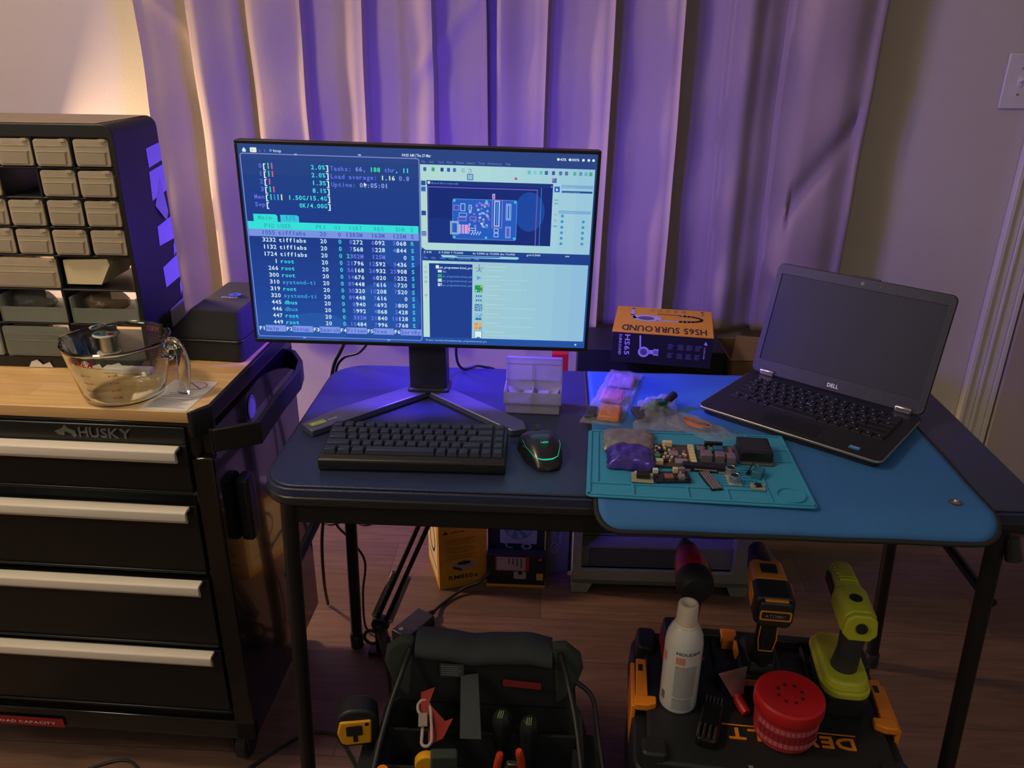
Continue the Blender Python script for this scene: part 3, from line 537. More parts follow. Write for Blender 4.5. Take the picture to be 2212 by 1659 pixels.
for a in (((-.005, .0075), (.006, .0055)), ((-.006, .003), (-.001, .0035)), ((0, .0085), (.0005, -.002)), ((-.005, .002), (-.005, -.004), (-.002, -.0075)), ((.0045, .003), (.005, -.004), (.002, -.0075)), ((-.0015, .001), (-.002, -.005), (0, -.0075)), ((.0018, .002), (.002, -.005), (0, -.0075))): b.line(a, .0015, 0, LT)
b.build('emblem', LED, t)
b = MB(); b.cyl((0, .041, .028), .0075, .006, rot=(0, 90, 0)); b.build('scroll_wheel', DK, t, smooth=40)
for v0 in (.36, .48):
    b = MB(); b.tube([on(.11, v0+.02*i, .0004) for i in range(5)], .0016, 6, flat=.6); b.build('side_button', BLKG, t, smooth=50)

# ================================================================== SMALL PARTS BOX
t = thing('parts_case', 'frosted two-tier parts box with open lid right of the monitor stand', 'case', (-.0255, 1.408, .7405), -1.5)
def tray(m, x, y, z0, z1, th=.0018, fl=True, m_=0, topx=0):
    m.b2((-x, -y, z0), (x, -y+th, z1), m_); m.b2((-x, y-th, z0), (x, y, z1), m_); m.b2((-x, -y, z0), (-x+th, y, z1), m_); m.b2((x-th, -y, z0), (x, y, z1), m_)
    if fl: m.b2((-x, -y, z0), (x, y, z0+th), m_)
b = MB(); tray(b, .0505, .028, .001, .024); b.b2((-.002, -.028, .001), (.000, .028, .024)); b.build('lower_tray', FROST, t)
b = MB(); tray(b, .0535, .030, .020, .044); b.b2((-.0015, -.030, .022), (.0005, .030, .042)); b.build('upper_tray', FROST, t)
b = MB(); b.b2((-.0535, .0305, .044), (.0535, .0325, .092)); b.b2((-.0535, .0245, .044), (-.0515, .0325, .092)); b.b2((.0515, .0245, .044), (.0535, .0325, .092)); b.b2((-.0535, .0245, .090), (.0535, .0325, .092)); b.b2((-.003, .027, .044), (-.0012, .0305, .075)); b.b2((.0012, .027, .044), (.003, .0305, .075)); b.b2((-.05, .029, .076), (.05, .0305, .078)); b.build('lid', FROST, t)
b = MB(); b.tube([(-.03, .031, .044), (.03, .031, .044)], .0018, 8); b.build('hinge', FROST, t)
for i, (x, y, a, s_) in enumerate(((-.036, .006, 20, 1), (-.012, -.004, -25, .9), (.004, .012, 35, .8), (.018, -.008, -10, 1), (.037, .004, -32, 1.1))):
    b = MB(); b.box((0, 0, .006*s_), (.020*s_, .026*s_, .0012), rot=(25, a/2, 0)); b.box((0, .004, .004), (.016*s_, .018*s_, .006), rot=(12, 0, 10))
    lb = ['leftmost small packet in the open tray of the frosted parts box', 'second small packet from the left in the frosted parts box', 'smallest packet, at the back middle of the frosted parts box', 'flat packet at the front right of the frosted parts box', 'tilted packet at the far right end of the frosted parts box'][i]
    o = b.build('component_packet', FROST, loc=(-.0255+x, 1.408+y, .7405+.0235), rz=a); tag(o, lb, 'packet', 'component packets in the parts box')

# ================================================================== LAPTOP
t = thing('laptop', 'open black laptop with dark screen, angled on the blue mat', 'laptop', (.484, 1.389, .7432), -38)
LB = mt('laptop_palmrest', '#202325', .5, bump=.2, bscale=900); LID = mt('laptop_bezel_plastic', '#1f2325', .45, bump=.15)
LW, LD = .334, .228
b = MB(); b.prism(rr(-LW/2+.006, -LD/2+.006, LW/2-.006, LD/2-.004, .014), .001, .010, 0, None); b.prism(rr(-LW/2, -LD/2, LW/2, LD/2, .014), .010, .0165); b.build('base', LB, t, bev=.0015)
b = MB(); b.prism(rr(-LW/2-.0012, -LD/2-.0012, LW/2+.0012, LD/2-.02, [.015, .002, .002, .015], 6), .0125, .0168); b.build('silver_trim', mt('silver_trim_metal', '#b0aca4', .3, .85), t, bev=.0008, label='thin silver trim around the front and sides')
b = MB(); b.prism(rr(-LW/2+.001, -LD/2+.001, LW/2-.001, LD/2-.001, .013), .0165, .0176); b.build('palm_rest', LB, t)
b = MB(); b.prism(rr(-.050, -.100, .050, -.050, .003), .0176, .0180); b.build('touchpad', mt('touchpad_plastic', '#1b1d1e', .4), t)
b = MB(); b.prism(rr(-.145, -.030, .145, .086, .004), .0176, .0181); b.build('keyboard_well', BLKG, t)
LK = mt('laptop_keycap', '#1a1c1e', .45); lrows = [[.9]*15+[1.5-.0], [1]*13+[2], [1.5]+[1]*12+[1.5], [1.75]+[1]*11+[2.25], [2.25]+[1]*10+[2.75], [1, 1, 1, 1, 5, 1, 1, 1, 1, 1, 1]]
for r_, rw in enumerate(lrows):
    tot = sum(rw); u_ = .286/tot; cx = -.143; y = .078-r_*.0205 + (0 if r_ else -.002)
    for wd in rw:
        k = MB(); hh = .0115 if r_ == 0 else .0165; ww = wd*u_-.0022; k.box((0, 0, .0008), (ww, hh, .0022), 0, taper=.94)
        if wd < 2.1: k.rect(-.0022, .0005, .0012, .0035, 1, None, .00195)
        o = k.build('laptop_key', [LK, mt('key_legend', '#8f9496', .5)], t, loc=(cx+wd*u_/2, y, .0181)); cx += wd*u_
b = MB(); b.disc(0, 0, .0035, 0); b.build('pointing_stick', mt('grey_rubber', '#6c7478', .6), t, loc=(-.012, .022, .0206))
b = MB(); b.poly(rr(-.009, -.0065, .009, .0065, .001, 3)); b.rect(-.0075, .000, .0075, .0045, 1, None, .0001); b.build('sticker', [mt('sticker_blue', '#3f86c4', .35), mt('sticker_pale', '#7fb4d8', .35)], t, loc=(.116, -.092, .0179), label='small blue processor sticker')
LT = Matrix.Translation((0, .106, .0185)) @ Euler((R(90-18), 0, 0)).to_matrix().to_4x4()    # lid plane: local x right, y up the lid, z to the viewer
LH = .225
b = MB(); b.prism(rr(-LW/2, .002, LW/2, LH, .012), -.007, -.001, 0, LT)
b.prism(rr(-.022, LH-.001, .03, LH+.0025, .001), -.006, -.002, 0, LT); b.build('lid_back', mt('lid_back_plastic', '#1d2021', .4), t, bev=.0012)
def ring(m, o_, i_, z0, z1, T, mi=0):
    n = len(o_); vs = [(x, y, z) for pts_, z in ((o_, z1), (i_, z1), (o_, z0), (i_, z0)) for x, y in pts_]
    fs = []
    for i in range(n):
        j = (i+1) % n; fs += [(i, j, n+j, n+i), (2*n+j, 2*n+i, 3*n+i, 3*n+j), (i, 2*n+i, 2*n+j, j), (n+j, 3*n+j, 3*n+i, n+i)]
    m.add(vs, fs, mi, T)
b = MB(); ring(b, rr(-LW/2+.0008, .003, LW/2-.0008, LH-.0008, .0115, 5), rr(-.1555, .030, .1555, .2045, .0006, 5), -.001, .0012, LT); b.build('screen_bezel', LID, t, bev=.0005)
b = MB(); b.rect(-.156, .0295, .156, .205, 0, LT, -.0002); b.build('screen_panel', mt('dark_lcd', '#282d29', .5, spec=.3, var=.04, scale=6), t, label='switched-off matte screen')
b = MB(); b.text('DELL', 0, .010, .0105, 0, LT, .0013, True, width=.022, align='c'); b.build('logo_lettering', mt('silver_print', '#d5d8d6', .3, .4), t)
b = MB(); b.disc(.001, .2145, .0035, 0, LT, .0014, 16); b.disc(.034, .2145, .0022, 0, LT, .0014, 12); b.build('webcam', BLKG, t)
for x in (-.1325, .1325):
    b = MB(); b.box((x, .1075, .0235), (.030, .010, .013)); b.build('hinge', MET, t, bev=.003)

# ================================================================== HUSKY CABINET
t = thing('tool_cabinet', 'black rolling tool cabinet with wooden top at the left', 'tool cabinet', (-.556, 1.180, 0), -1.5)
CW_, CD = .686, .425; HB = mt('gloss_black_paint', '#0f1112', .14, var=.05, scale=8, coat=.4); HF = mt('drawer_black_paint', '#15191a', .3, var=.06, scale=6)
b = MB(); b.b2((-CW_, .012, .10), (0, CD, .785)); b.prism([(-CW_, .004), (-.025, .004), (0, .03), (0, CD), (-CW_, CD)], .728, .798)
b.b2((-.040, 0, .10), (0, .02, .735)); b.b2((-CW_, 0, .10), (-CW_+.03, .02, .735)); b.b2((-CW_, 0, .10), (0, .02, .146)); b.build('body', HB, t, bev=.004)
b = MB(); b.prism([(-CW_+.004, .0), (-.03, .0), (-.006, .022), (-.006, CD-.004), (-CW_+.004, CD-.004)], .799, .820); b.build('wooden_top', BLOCK, t, bev=.002, label='butcher block worktop with darker end strips')
b = MB(); b.b2((-.008, .026, .795), (0, CD, .823)); b.prism([(-.03, -.006), (-.022, -.006), (.0, .02), (0, .03), (-.008, .03)], .775, .823); b.build('top_corner_guard', BLKM, t, bev=.002)
b = MB(); b.b2((-CW_+.0, -.003, .742), (-.040, .002, .792)); b.build('header_rail', HF, t, bev=.002)
HND = mt('satin_aluminium_handle', '#d6cfc2', .42, .0, var=.04, scale=4)
hz = [(.700, .735), (.574, .610), (.424, .460), (.275, .311)]
tops = [.738, .622, .470, .322]; bots = [.628, .476, .328, .172]
zz = []
def zat(v): return v
dr_z = [(.668, .760), (.503, .643), (.338, .488), (.176, .328)]
for i, (z0, z1) in enumerate(dr_z):
    b = MB(); b.b2((-CW_+.034, -.006, z0), (-.040, .014, z1)); b.b2((-CW_+.034, -.0095, z0), (-.040, -.006, z0+.005)); o = b.build('drawer', HF, t, bev=.0015)
    b = MB(); b.prism([(-.006, z1), (-.022, z1-.001), (-.026, z1-.004), (-.027, z1-.018), (-.021, z1-.026), (-.018, z1-.024), (-.020, z1-.006), (-.006, z1-.006)], -CW_+.034, -.051, 0, Matrix(((0, 0, 1, 0), (1, 0, 0, 0), (0, 1, 0, 0), (0, 0, 0, 1)))); b.build('handle', HND, o, bev=.001, label='full width satin metal pull')
EMB = mt('embossed_chrome', '#8d9490', .3, .8)
b = MB(); HT = TF((0, -.0035, 0), (90, 0, 0)); b.text('HUSKY', -.222, .7690, .0235, 0, HT, .0, True, width=.092, depth=.0022)
b.prism([(-.264, .777), (-.250, .783), (-.245, .790), (-.240, .783), (-.228, .778), (-.226, .770), (-.231, .767), (-.236, .774), (-.246, .778), (-.248, .770), (-.258, .772)], 0, .002, 0, HT); b.build('logo_lettering', EMB, t, label='raised chrome maker lettering with dog head emblem')
b = MB(); b.rect(-.56, .103, -.392, .126, 0, HT, .0005); b.text('& LOAD CAPACITY', -.550, .1095, .0095, 1, HT, .0010, True, width=.142); b.build('capacity_label', [mt('label_red', '#93201f', .5), WINK], t, label='red load capacity label')
# side loop handle
pth = [(.002, .035, .768), (.03, .05, .768), (.078, .065, .768), (.062, .33, .768), (.03, .39, .768), (.002, .405, .768)]
def strap(path, h, th, m=None):
    m = m or MB(); n = len(path); P_ = [Vector(p) for p in path]; vs = []
    for i, p in enumerate(P_):
        tn = (P_[min(i+1, n-1)]-P_[max(i-1, 0)]).normalized(); q = Vector((-tn.y, tn.x, 0))
        if q.length < 1e-6: q = Vector((1, 0, 0))
        q.normalize(); vs += [p+q*th/2+Vector((0, 0, h/2)), p-q*th/2+Vector((0, 0, h/2)), p-q*th/2-Vector((0, 0, h/2)), p+q*th/2-Vector((0, 0, h/2))]
    fs = [(3, 2, 1, 0), tuple(4*(n-1)+k for k in range(4))]
    for i in range(n-1): fs += [(4*i+k, 4*i+(k+1) % 4, 4*i+4+(k+1) % 4, 4*i+4+k) for k in range(4)]
    m.add(vs, fs); return m
b = strap([(.001, .010, .765), (.028, .025, .765), (.066, .045, .765), (.060, .165, .765), (.060, .275, .765), (.050, .325, .765), (.02, .375, .765), (.001, .385, .765)], .042, .010); b.build('push_handle', BLKM, t, bev=.002, label='wide black loop bar on the right side')
b = MB(); b.b2((.001, .060, .53), (.026, .100, .660)); b.build('side_power_block', BLK, t, bev=.008, seg=3, label='rounded black block hanging on the right side')
b = MB(); b.disc(0, 0, .019, 0, None, 0, 28, ry=.026); b.disc(0, 0, .017, 1, None, .0002, 28, .0155, ry=.0235)
o = b.build('round_label', [mt('sticker_silver', '#8e9098', .45), INK], t, label='oval grey certification sticker'); o.rotation_euler = (R(90), 0, R(90)); o.location = (.0012, .180, .745)
for (x, y) in ((-.05, .05), (-CW_+.05, .05), (-.05, .37), (-CW_+.05, .37)):
    b = MB(); b.b2((x-.03, y-.03, .090), (x+.03, y+.03, .10)); b.b2((x-.018, y-.02, .036), (x-.014, y+.03, .090)); b.b2((x+.014, y-.02, .036), (x+.018, y+.03, .090)); o = b.build('caster_fork', MET if x < -.3 else BLKM, t)
    k = MB(); k.cyl((x, y+.01, .038), .0375, .024, rot=(0, 90, 0), n=28); k.build('caster_wheel', BLK, o, bev=.004)
# things on the wooden top (z = .820)
o = MB(); o.prism([(-.041, -.062), (.041, -.062), (.041, .062), (-.041, .062)], 0, .0004)
PT = Matrix.Scale(1, 4)
o.disc(.009, .040, .020, 1, None, .0006, 28, .0185, ry=.017); o.line([(-.005, .052), (.023, .028)], .002, 1, None, .0006)
yy = .012
for i in range(4): o.rect(-.012-.006*(i % 2)-.004*i, yy-i*.0068, .012+.005*(i % 2)+.004*i, yy-i*.0068+.002, 2, None, .0006)
for i in range(9): o.rect(-.033, -.018-i*.0042, .031-(i % 4)*.004, -.018-i*.0042+.0018, 2, None, .0006)
tag(o.build('warning_leaflet', [PAPER, REDI, mt('grey_print', '#8c8a8a', .7)], loc=(-.627, 1.246, .8203), rz=-3), 'white paper leaflet with red prohibition circle beside the glass jug', 'leaflet')
# glass measuring jug
t = thing('measuring_jug', 'large clear glass measuring jug with red markings on the wood', 'jug', (-.722, 1.248, .8203), 0)
pf = [(.001, .0035), (.050, .0035), (.060, .008), (.064, .020), (.0725, .055), (.080, .095), (.0815, .101), (.084, .103), (.0865, .101), (.0855, .097), (.0765, .055), (.0685, .018), (.064, .003), (.058, .0), (.001, .0)]
b = MB(); n_ = 48; vs = []; fs = []
for r_, z in pf:
    for j in range(n_):
        a = 2*math.pi*j/n_; sp = math.exp(-((((a-math.pi+math.pi) % (2*math.pi))-math.pi)/.17)**2)*max(0, (z-.06)/.045)**2*.014
        vs.append(((r_+sp)*math.cos(a), (r_+sp)*math.sin(a), z-sp*.15))
for i in range(len(pf)-1): fs += [(i*n_+j, i*n_+(j+1) % n_, (i+1)*n_+(j+1) % n_, (i+1)*n_+j) for j in range(n_)]
fs += [tuple(range(n_)), tuple(range((len(pf)-1)*n_+n_-1, (len(pf)-1)*n_-1, -1))]
b.add(vs, fs); b.build('glass_body', GLASS, t, fixn=1, smooth=60)
hp = smoothpath([(.079, .006, .086), (.093, .002, .094), (.108, -.006, .088), (.115, -.012, .068), (.116, -.018, .040), (.112, -.021, .013)], 6)
b = MB(); b.tube(hp, [.010+.001*math.sin(i*.4) for i in range(len(hp))], 14, flat=.62); b.tube(smoothpath([(.076, .004, .078), (.086, .001, .070), (.092, 0, .080), (.098, -.002, .088)], 4), .0075, 10); b.build('handle', GLASS, t, fixn=1, smooth=60)
b = MB()
def onj(s_, a0, z, size, width=None, bold=True, back=False):
    r0 = .0715+(z-.018)*.21+.0012; vs0 = MB(); vs0.text(s_, 0, 0, size, 0, None, 0, bold)
    for v in range(len(vs0.v)):
        x, y, _ = vs0.v[v]; k = (width/ max(q[0] for q in vs0.v)) if width else 1
        a = R(a0)+(x*k)/r0; rr_ = .0685+((z+y)-.018)*.212+.0006; vs0.v[v] = (rr_*math.cos(a), rr_*math.sin(a), z+y)
    b.add(vs0.v, vs0.f, 0)
onj('PYREX', 240, .080, .015, .046)
for k, z in enumerate((.062, .048, .034, .020)):
    onj('%d CUPS' % (4-k), 284, z, .0048, .030); onj('%d ml' % (1000-250*k), 250, z-.001, .0045, .018)
for k in range(12): 
    z = .024+k*.005; ra = .0685+(z-.018)*.212+.0005
    for a_ in range(20, 80, 3): A, B_ = R(a_), R(a_+3); b.add([(ra*math.cos(A), ra*math.sin(A), z), (ra*math.cos(B_), ra*math.sin(B_), z), (ra*math.cos(B_), ra*math.sin(B_), z+.0005), (ra*math.cos(A), ra*math.sin(A), z+.0005)], [(0, 1, 2, 3)])
onj('PYREX', 62, .086, .011, .034)
b.build('printed_markings', mt('red_enamel', '#c8261c', .4), t)
# solder spool seen through the jug
t = thing('solder_spool', 'small spool with a white and blue flange in the open bottom organiser slot', 'spool', (-.812, 1.374, .8203+.0255), 0)
b = MB(); b.lathe([(.010, 0), (.010, .032), (.024, .034), (.0245, .036), (.0235, .0375), (.006, .0375), (.006, .0)], 30, closed=True); b.lathe([(.010, .0), (.022, 0), (.022, -.002), (.006, -.002)], 30, closed=True); b.build('reel', WHT, t, smooth=40)
b = MB(); b.lathe([(.0102, .004), (.015, .004), (.015, .031), (.0102, .031)], 24, closed=True); b.build('solder_winding', MET, t, smooth=40)
b = MB(); b.disc(0, 0, .021, 0, None, .0378, 20, .010, a0=190, a1=300); b.disc(0, 0, .021, 1, None, .0378, 20, .010, a0=310, a1=350); b.disc(0, 0, .021, 0, None, .0378, 20, .010, a0=40, a1=90); b.build('flange_label', [mt('spool_blue', '#4b7fb4', .5), RED], t)
b = MB(); b.box((0, 0, .006), (.095, .018, .012)); b.rect(-.045, -.0093, .045, -.0093, 0)
tag(b.build('torn_paper_strip', [PAPER], loc=(-.760, 1.337, .8203), rz=-2, bev=.002), 'torn white paper strip lying at the foot of the drawer organiser', 'paper')
# toolkit case
t = thing('toolkit_case', 'black fabric toolkit case beside the drawer organiser on the wooden top', 'case', (-.635, 1.500, .8203), -4)
CF = mt('black_case_fabric', '#26282a', .75, bump=.5, bscale=900)
b = MB(); lo = rr(-.078, -.098, .072, .085, .012); hi = [(-.078+.052+(x+.078)*.6 if x < 0 else x*.96, y*.93+.004) for x, y in lo]; n_ = len(lo)
b.prism(lo, 0, .040); L0 = [(x, y, .042) for x, y in lo]; L1 = [(x, y, .098+.004*(y > 0)) for x, y in hi]
b.add(L0+L1, [tuple(range(n_-1, -1, -1)), tuple(range(n_, 2*n_))]+[(i, (i+1) % n_, n_+(i+1) % n_, n_+i) for i in range(n_)]); b.build('case_body', CF, t, bev=.003)
b = MB(); b.tube([(x*1.004, y*1.004, .041) for x, y in lo], .0022, 6, closed=True); b.build('zip', BLK, t)
b = MB(); LG = TF((.022, -.012, .1025), (0, 0, 0)); b.disc(.003, .010, .0125, 0, LG, 0, 24, ry=.010); b.line([(-.001, .006), (.007, .014)], .002, 1, LG, .0002); b.line([(.007, .006), (-.001, .014)], .002, 1, LG, .0002); b.text('iFIXIT', -.016, -.012, .010, 2, LG, 0, True, width=.034)
b.build('logo_print', [mt('logo_blue', '#3f74c8', .5), BLK, WINK], t)

# ================================================================== DRAWER ORGANISER
t = thing('drawer_organiser', 'tall black organiser of translucent drawers standing on the wooden top', 'organiser', (-.974, 1.35, .8203), 0)
OW, OH, OD = .508, .432, .16; xr = OW/2
OB = mt('organiser_black', '#16181b', .45, bump=.1); b = MB()
b.prism(rr(-xr, 0, xr, OH, [.004, .018, .018, .004]), -.004, -OD, 0, FR)
o_ = b  # shell is hollowed: build as frame instead
b = MB(); ring(b, rr(-xr, 0, xr, OH, [.004, .018, .018, .004], 5), rr(-xr+.009, .022, xr-.009, OH-.022, .002, 5), -OD, .0, FR)
b.b2((-xr+.008, OD-.003, .01), (xr-.008, OD, OH-.01)) if False else None
cols = 7.45; PW = .0656; rows_z = [(.3635-.0, .410), (.3135, .3595), (.2635, .3095), (.2135, .2595), (.1520, .2085), (.0875, .1480), (.0240, .0835)]
for z0, z1 in rows_z: b.b2((-xr+.006, .002, z0-.0045), (xr-.006, OD-.01, z0-.001))
for k in range(8):
    x = xr-.0085-k*PW; lo_z = .2115
    if k: b.b2((x-.0045, .002, lo_z), (x, OD-.01, .41))
for k in range(0, 4):
    x = xr-.0085-k*2*PW
    if k: b.b2((x-.006, .002, .022), (x, OD-.01, .2105))
b.build('cabinet_frame', OB, t, bev=.0015)
WOODTOP = mt('organiser_top_tan', '#9b8672', .5)
b = MB(); b.prism(rr(-.0315, 0, .0315, 1, 0), 0, 1) if False else None
def drawer(x0, x1, z0, z1, out=0, name='drawer', mat=DRAWP, tall=True):
    m = MB(); w_ = x1-x0; h = z1-z0
    m.prism(rr(x0+.001, z0+.002, x1-.0015, z1-.002, .005, 3), -.002+out, .0005+out, 0, FR)
    m.b2((x0+.002, .0-out, z0+.001), (x0+.0035, .13-out, z1-.010)); m.b2((x1-.0035, -out, z0+.001), (x1-.002, .13-out, z1-.010)); m.b2((x0+.002, -out, z0+.001), (x1-.002, .13-out, z0+.0025)); m.b2((x0+.002, .128-out, z0+.001), (x1-.002, .13-out, z1-.010))
    m.b2((x0+.004, -.0032-out, z0+h*.52), (x1-.006, -out, z0+h*.52+.0012)); m.b2((x0+.004, -.0015-out, z0+h*.72), (x1-.006, -out, z0+h*.72+.0008)); m.prism([(x0+.006, z0+.004), (x1-.008, z0+.004), (x1-.007, z0+h*.5), (x0+.005, z0+h*.5)], .0, .0022, 0, FR @ TF((0, 0, .0005+out)), sc=.93)
    m.b2((x1-.014, -.004-out, z1-.0055), (x1-.005, -out, z1-.001))
    return m.build(name, mat, t)
for r_ in range(4):
    for k in range(7):
        x1 = xr-.009-k*PW; x0 = x1-PW+.0045
        if (r_, k) == (1, 2): continue
        z0, z1 = rows_z[r_]; drawer(x0, x1, z0, z1, (.0, .003, .001)[(r_+k) % 3])
DRG = film('greyish_drawer_plastic', '#a9b0a8', .6, .3, .12, 12, .5)
for r_, ks in ((4, (1, 2)), (5, (0, 1, 2)), (6, (1, 2))):
    for k in ks:
        x1 = xr-.009-k*2*PW; x0 = x1-2*PW+.006; z0, z1 = rows_z[r_]
        if r_ == 4: drawer(x0, x1, z0, z1, .0)
        elif r_ == 5:
            m = MB(); m.b2((x0+.002, .001, z0+.001), (x1-.002, .0025, z1-.032)); m.b2((x0+.002, 0, z0+.001), (x0+.0035, .13, z1-.012)); m.b2((x1-.0035, 0, z0+.001), (x1-.002, .13, z1-.012)); m.b2((x0+.002, 0, z0+.001), (x1-.002, .13, z0+.0025)); m.build('drawer', DRG, t)
        else: drawer(x0, x1, z0, z1, .006, mat=DRG)
for (xa, za) in ((xr-.012, .07),): pass
for k, (y0, y1, z0, z1, c) in enumerate(((.105, .1585, .350, .385, 0), (.10, .1585, .292, .346, 0), (.098, .1585, .205, .250, 0), (.150, .1585, .178, .204, 0), (.096, .1585, .128, .176, 0), (.153, .1585, .10, .127, 0), (.095, .1585, .050, .090, 0))):
    b = MB(); j = lambda: random.uniform(-.003, .003)
    b.add([(xr+.0006, y0+j(), z0+j()), (xr+.0006, y1, z0+.006+j()), (xr+.0006, y1, z1), (xr+.0006, y0+j(), z1-.006+j())], [(0, 1, 2, 3)]); b.build('tape_patch', mt('white_tape', '#97939a', .7), t)
b = MB(); b.add([(xr+.0008, .105, .30-.02), (xr+.006, .13, .248), (xr+.004, .145, .262), (xr+.001, .140, .325)], [(0, 1, 2, 3)]); b.build('tape_flap', mt('grey_tape', '#8a8884', .6), t)
b = MB(); b.add([(-xr+.02, .006, OH+.0006), (xr-.03, .006, OH+.0006), (xr-.012, OD-.01, OH+.0006), (-xr+.02, OD-.01, OH+.0006)], [(0, 1, 2, 3)]); b.build('lit_top_sheet', mt('lit_top_tan', '#8d7a6a', .45, var=.2, scale=14), t)  # tan of the ceiling light painted as a sheet over the black top
for x in (-.25, -.1, .02, .1, .17):
    b = MB(); w_ = random.uniform(.03, .06); b.poly([(x, .001), (x+w_, .001), (x+w_*.9, .012), (x+w_*.6, .006), (x+w_*.4, .016), (x+w_*.15, .012)], 0, FR, .0022); b.build('torn_tape', PAPER, t)
ox, oy, oz = -.974, 1.35, .8203
def stuffbag(name, label, x, y, z, sx, sy, sz, mat, cat='bag', rz=0, group=None, core=None):
    b = MB()
    def f(u, v):
        a = u*2*math.pi; q = v; w_ = 1-.75*abs(2*q-1)**3; n = .12*math.sin(5*a+9*q)+.08*math.sin(11*a-13*q)
        return (sx/2*(2*q-1), sy/2*math.cos(a)*(w_+n*.5), sz/2+sz/2*math.sin(a)*(w_*(.9+n)))
    b.grid(f, 20, 14); o = b.build(name, mat, smooth=60, loc=(x, y, z), rz=rz); tag(o, label, cat, group); return o
# contents of the open drawers
o = MB(); o.prism([(.0, 0), (.062, 0), (.083, .036), (.080, .047), (.0, .043)], 0, .10, 0, TF(rot=(90, 0, 0))); 
tag(o.build('index_card', mt('cream_card', '#d8caa4', .7, var=.05), loc=(ox+xr-.135, 1.46, oz+.1580)), 'cream card pushed into the open organiser slot below the small drawers', 'card')
o = MB(); o.prism([(0, 0), (.045, 0), (.045, .024), (.004, .022)], 0, .004, 0, TF(rot=(84, 0, 0))); tag(o.build('index_card', mt('lilac_paper', '#c3b3b4', .7), loc=(ox+xr-.062, 1.485, oz+.182)), 'pinkish paper at the back of the open organiser slot, right of the cream card', 'card')
stuffbag('component_bag', 'crumpled clear bag of brown parts in the rightmost open drawer', ox+xr-.095, 1.40, oz+.091, .085, .05, .045, film('crumpled_bag_tan', '#a08a6c', .75, .3, 1.2, 40), 'bag', 8, 'part bags in the open drawers')
stuffbag('component_bag', 'grey clear bag of parts in the open drawer left of the brown bag', ox+xr-.235, 1.40, oz+.091, .10, .05, .045, film('crumpled_bag_grey', '#8b8c80', .7, .3, 1.2, 40), 'bag', -8, 'part bags in the open drawers')
b = MB(); b.tube([(0, 0, 0), (.05, -.002, .018)], .0022, 8); tag(b.build('wire_lead', mt('orange_wire', '#b0562c', .5), loc=(ox+xr-.245, 1.375, oz+.034)), 'orange wire lying in the white-fronted drawer left of the jug', 'wire')

# ================================================================== BEHIND THE TABLE
CASEM = mt('sage_white_case_paint', '#8e948a', .45, var=.03); CASED = mt('case_inner_paint', '#7c827a', .5, var=.04); CASEK = mt('case_slot_dark', '#2c3234', .6)
t = thing('computer_case', 'white open-sided computer case on the floor under the table', 'computer case', (.3175, 1.82, 0), .8)
b = MB(); w2 = .2365; ring(b, rr(-w2, .03, w2, .465, .006, 3), rr(-w2+.024, .075, w2-.045, .43, .004, 3), -.04, .0, FR); b.b2((-w2+.002, .039, .04), (w2-.002, .044, .463)) if False else None
b.b2((-w2, .0, .43), (w2, .225, .465)); b.b2((-w2, .0, .03), (w2, .225, .045)); b.b2((-w2, .0, .045), (-w2+.004, .225, .43)); b.b2((w2-.006, .0, .045), (w2, .225, .43)); b.b2((-w2, .221, .045), (w2, .225, .43)); b.build('chassis_frame', CASEM, t, bev=.0015)
b = MB(); b.b2((-w2+.01, .07, .14), (w2-.03, .074, .43)); b.build('motherboard_tray', CASED, t)
b = MB(); b.b2((-w2+.01, .02, .060), (w2-.03, .07, .138)); b.build('power_shroud', CASED, t)
b = MB()
for x0, x1, z0, z1 in ((-.200, -.118, .186, .197), (-.100, -.042, .186, .199), (-.018, .075, .210, .216), (.0, .062, .216, .224), (.03, .088, .198, .205), (-.006, .02, .192, .195)): b.b2((x0, .066, z0), (x1, .0705, z1))
for z in (.158, .168):
    for x in (-.19, -.13, -.075, -.02, .035): b.b2((x, .0655, z), (x+.05, .0705, z+.0018))
for i in range(10): b.b2((-.17+i*.03, .066, .1585), (-.162+i*.03, .0705, .1635))
for z in (.13, .16, .185, .2): b.b2((.10, .060, z), (.118, .0705, z+.003))
b.build('cable_slots', CASEK, t)
b = MB(); b.b2((-.192, .0185, .077), (.105, .0195, .132)); b.build('mesh_vent_backing', CASEK, t)
b = MB()
for r_ in range(11):
    for c in range(54):
        x = -.190+c*.0055+(r_ % 2)*.00275; z = .0795+r_*.005
        if x < .102: b.rect(x-.0016, z-.0013, x+.0016, z+.0013, 0, FR, -.018)
o = b.build('vent_mesh', CASEM, t)
b = MB(); b.b2((-w2+.01, .010, .05), (w2-.04, .02, .075)); b.build('lower_rail', CASEM, t, bev=.001)
b = MB(); b.b2((.095, .005, .073), (.135, .0135, .084)); b.build('red_tag', mt('tag_red', '#8f1d20', .5), t, label='small red tag')
for s_ in (-1, 1):
    b = MB(); xa = s_*w2; b.prism([(xa, 0), (xa-s_*.044, 0), (xa-s_*.056, .03), (xa, .03)] if s_ < 0 else [(xa, .03), (xa-s_*.056, .03), (xa-s_*.044, 0), (xa, 0)], -.20, -.0, 0, FR)
    b.build('foot', CASEM, t, bev=.002)
b = MB(); b.cyl((-w2-.006, .0, .062), .006, .004, rot=(90, 0, 0)); b.build('thumb_screw', MET, t)
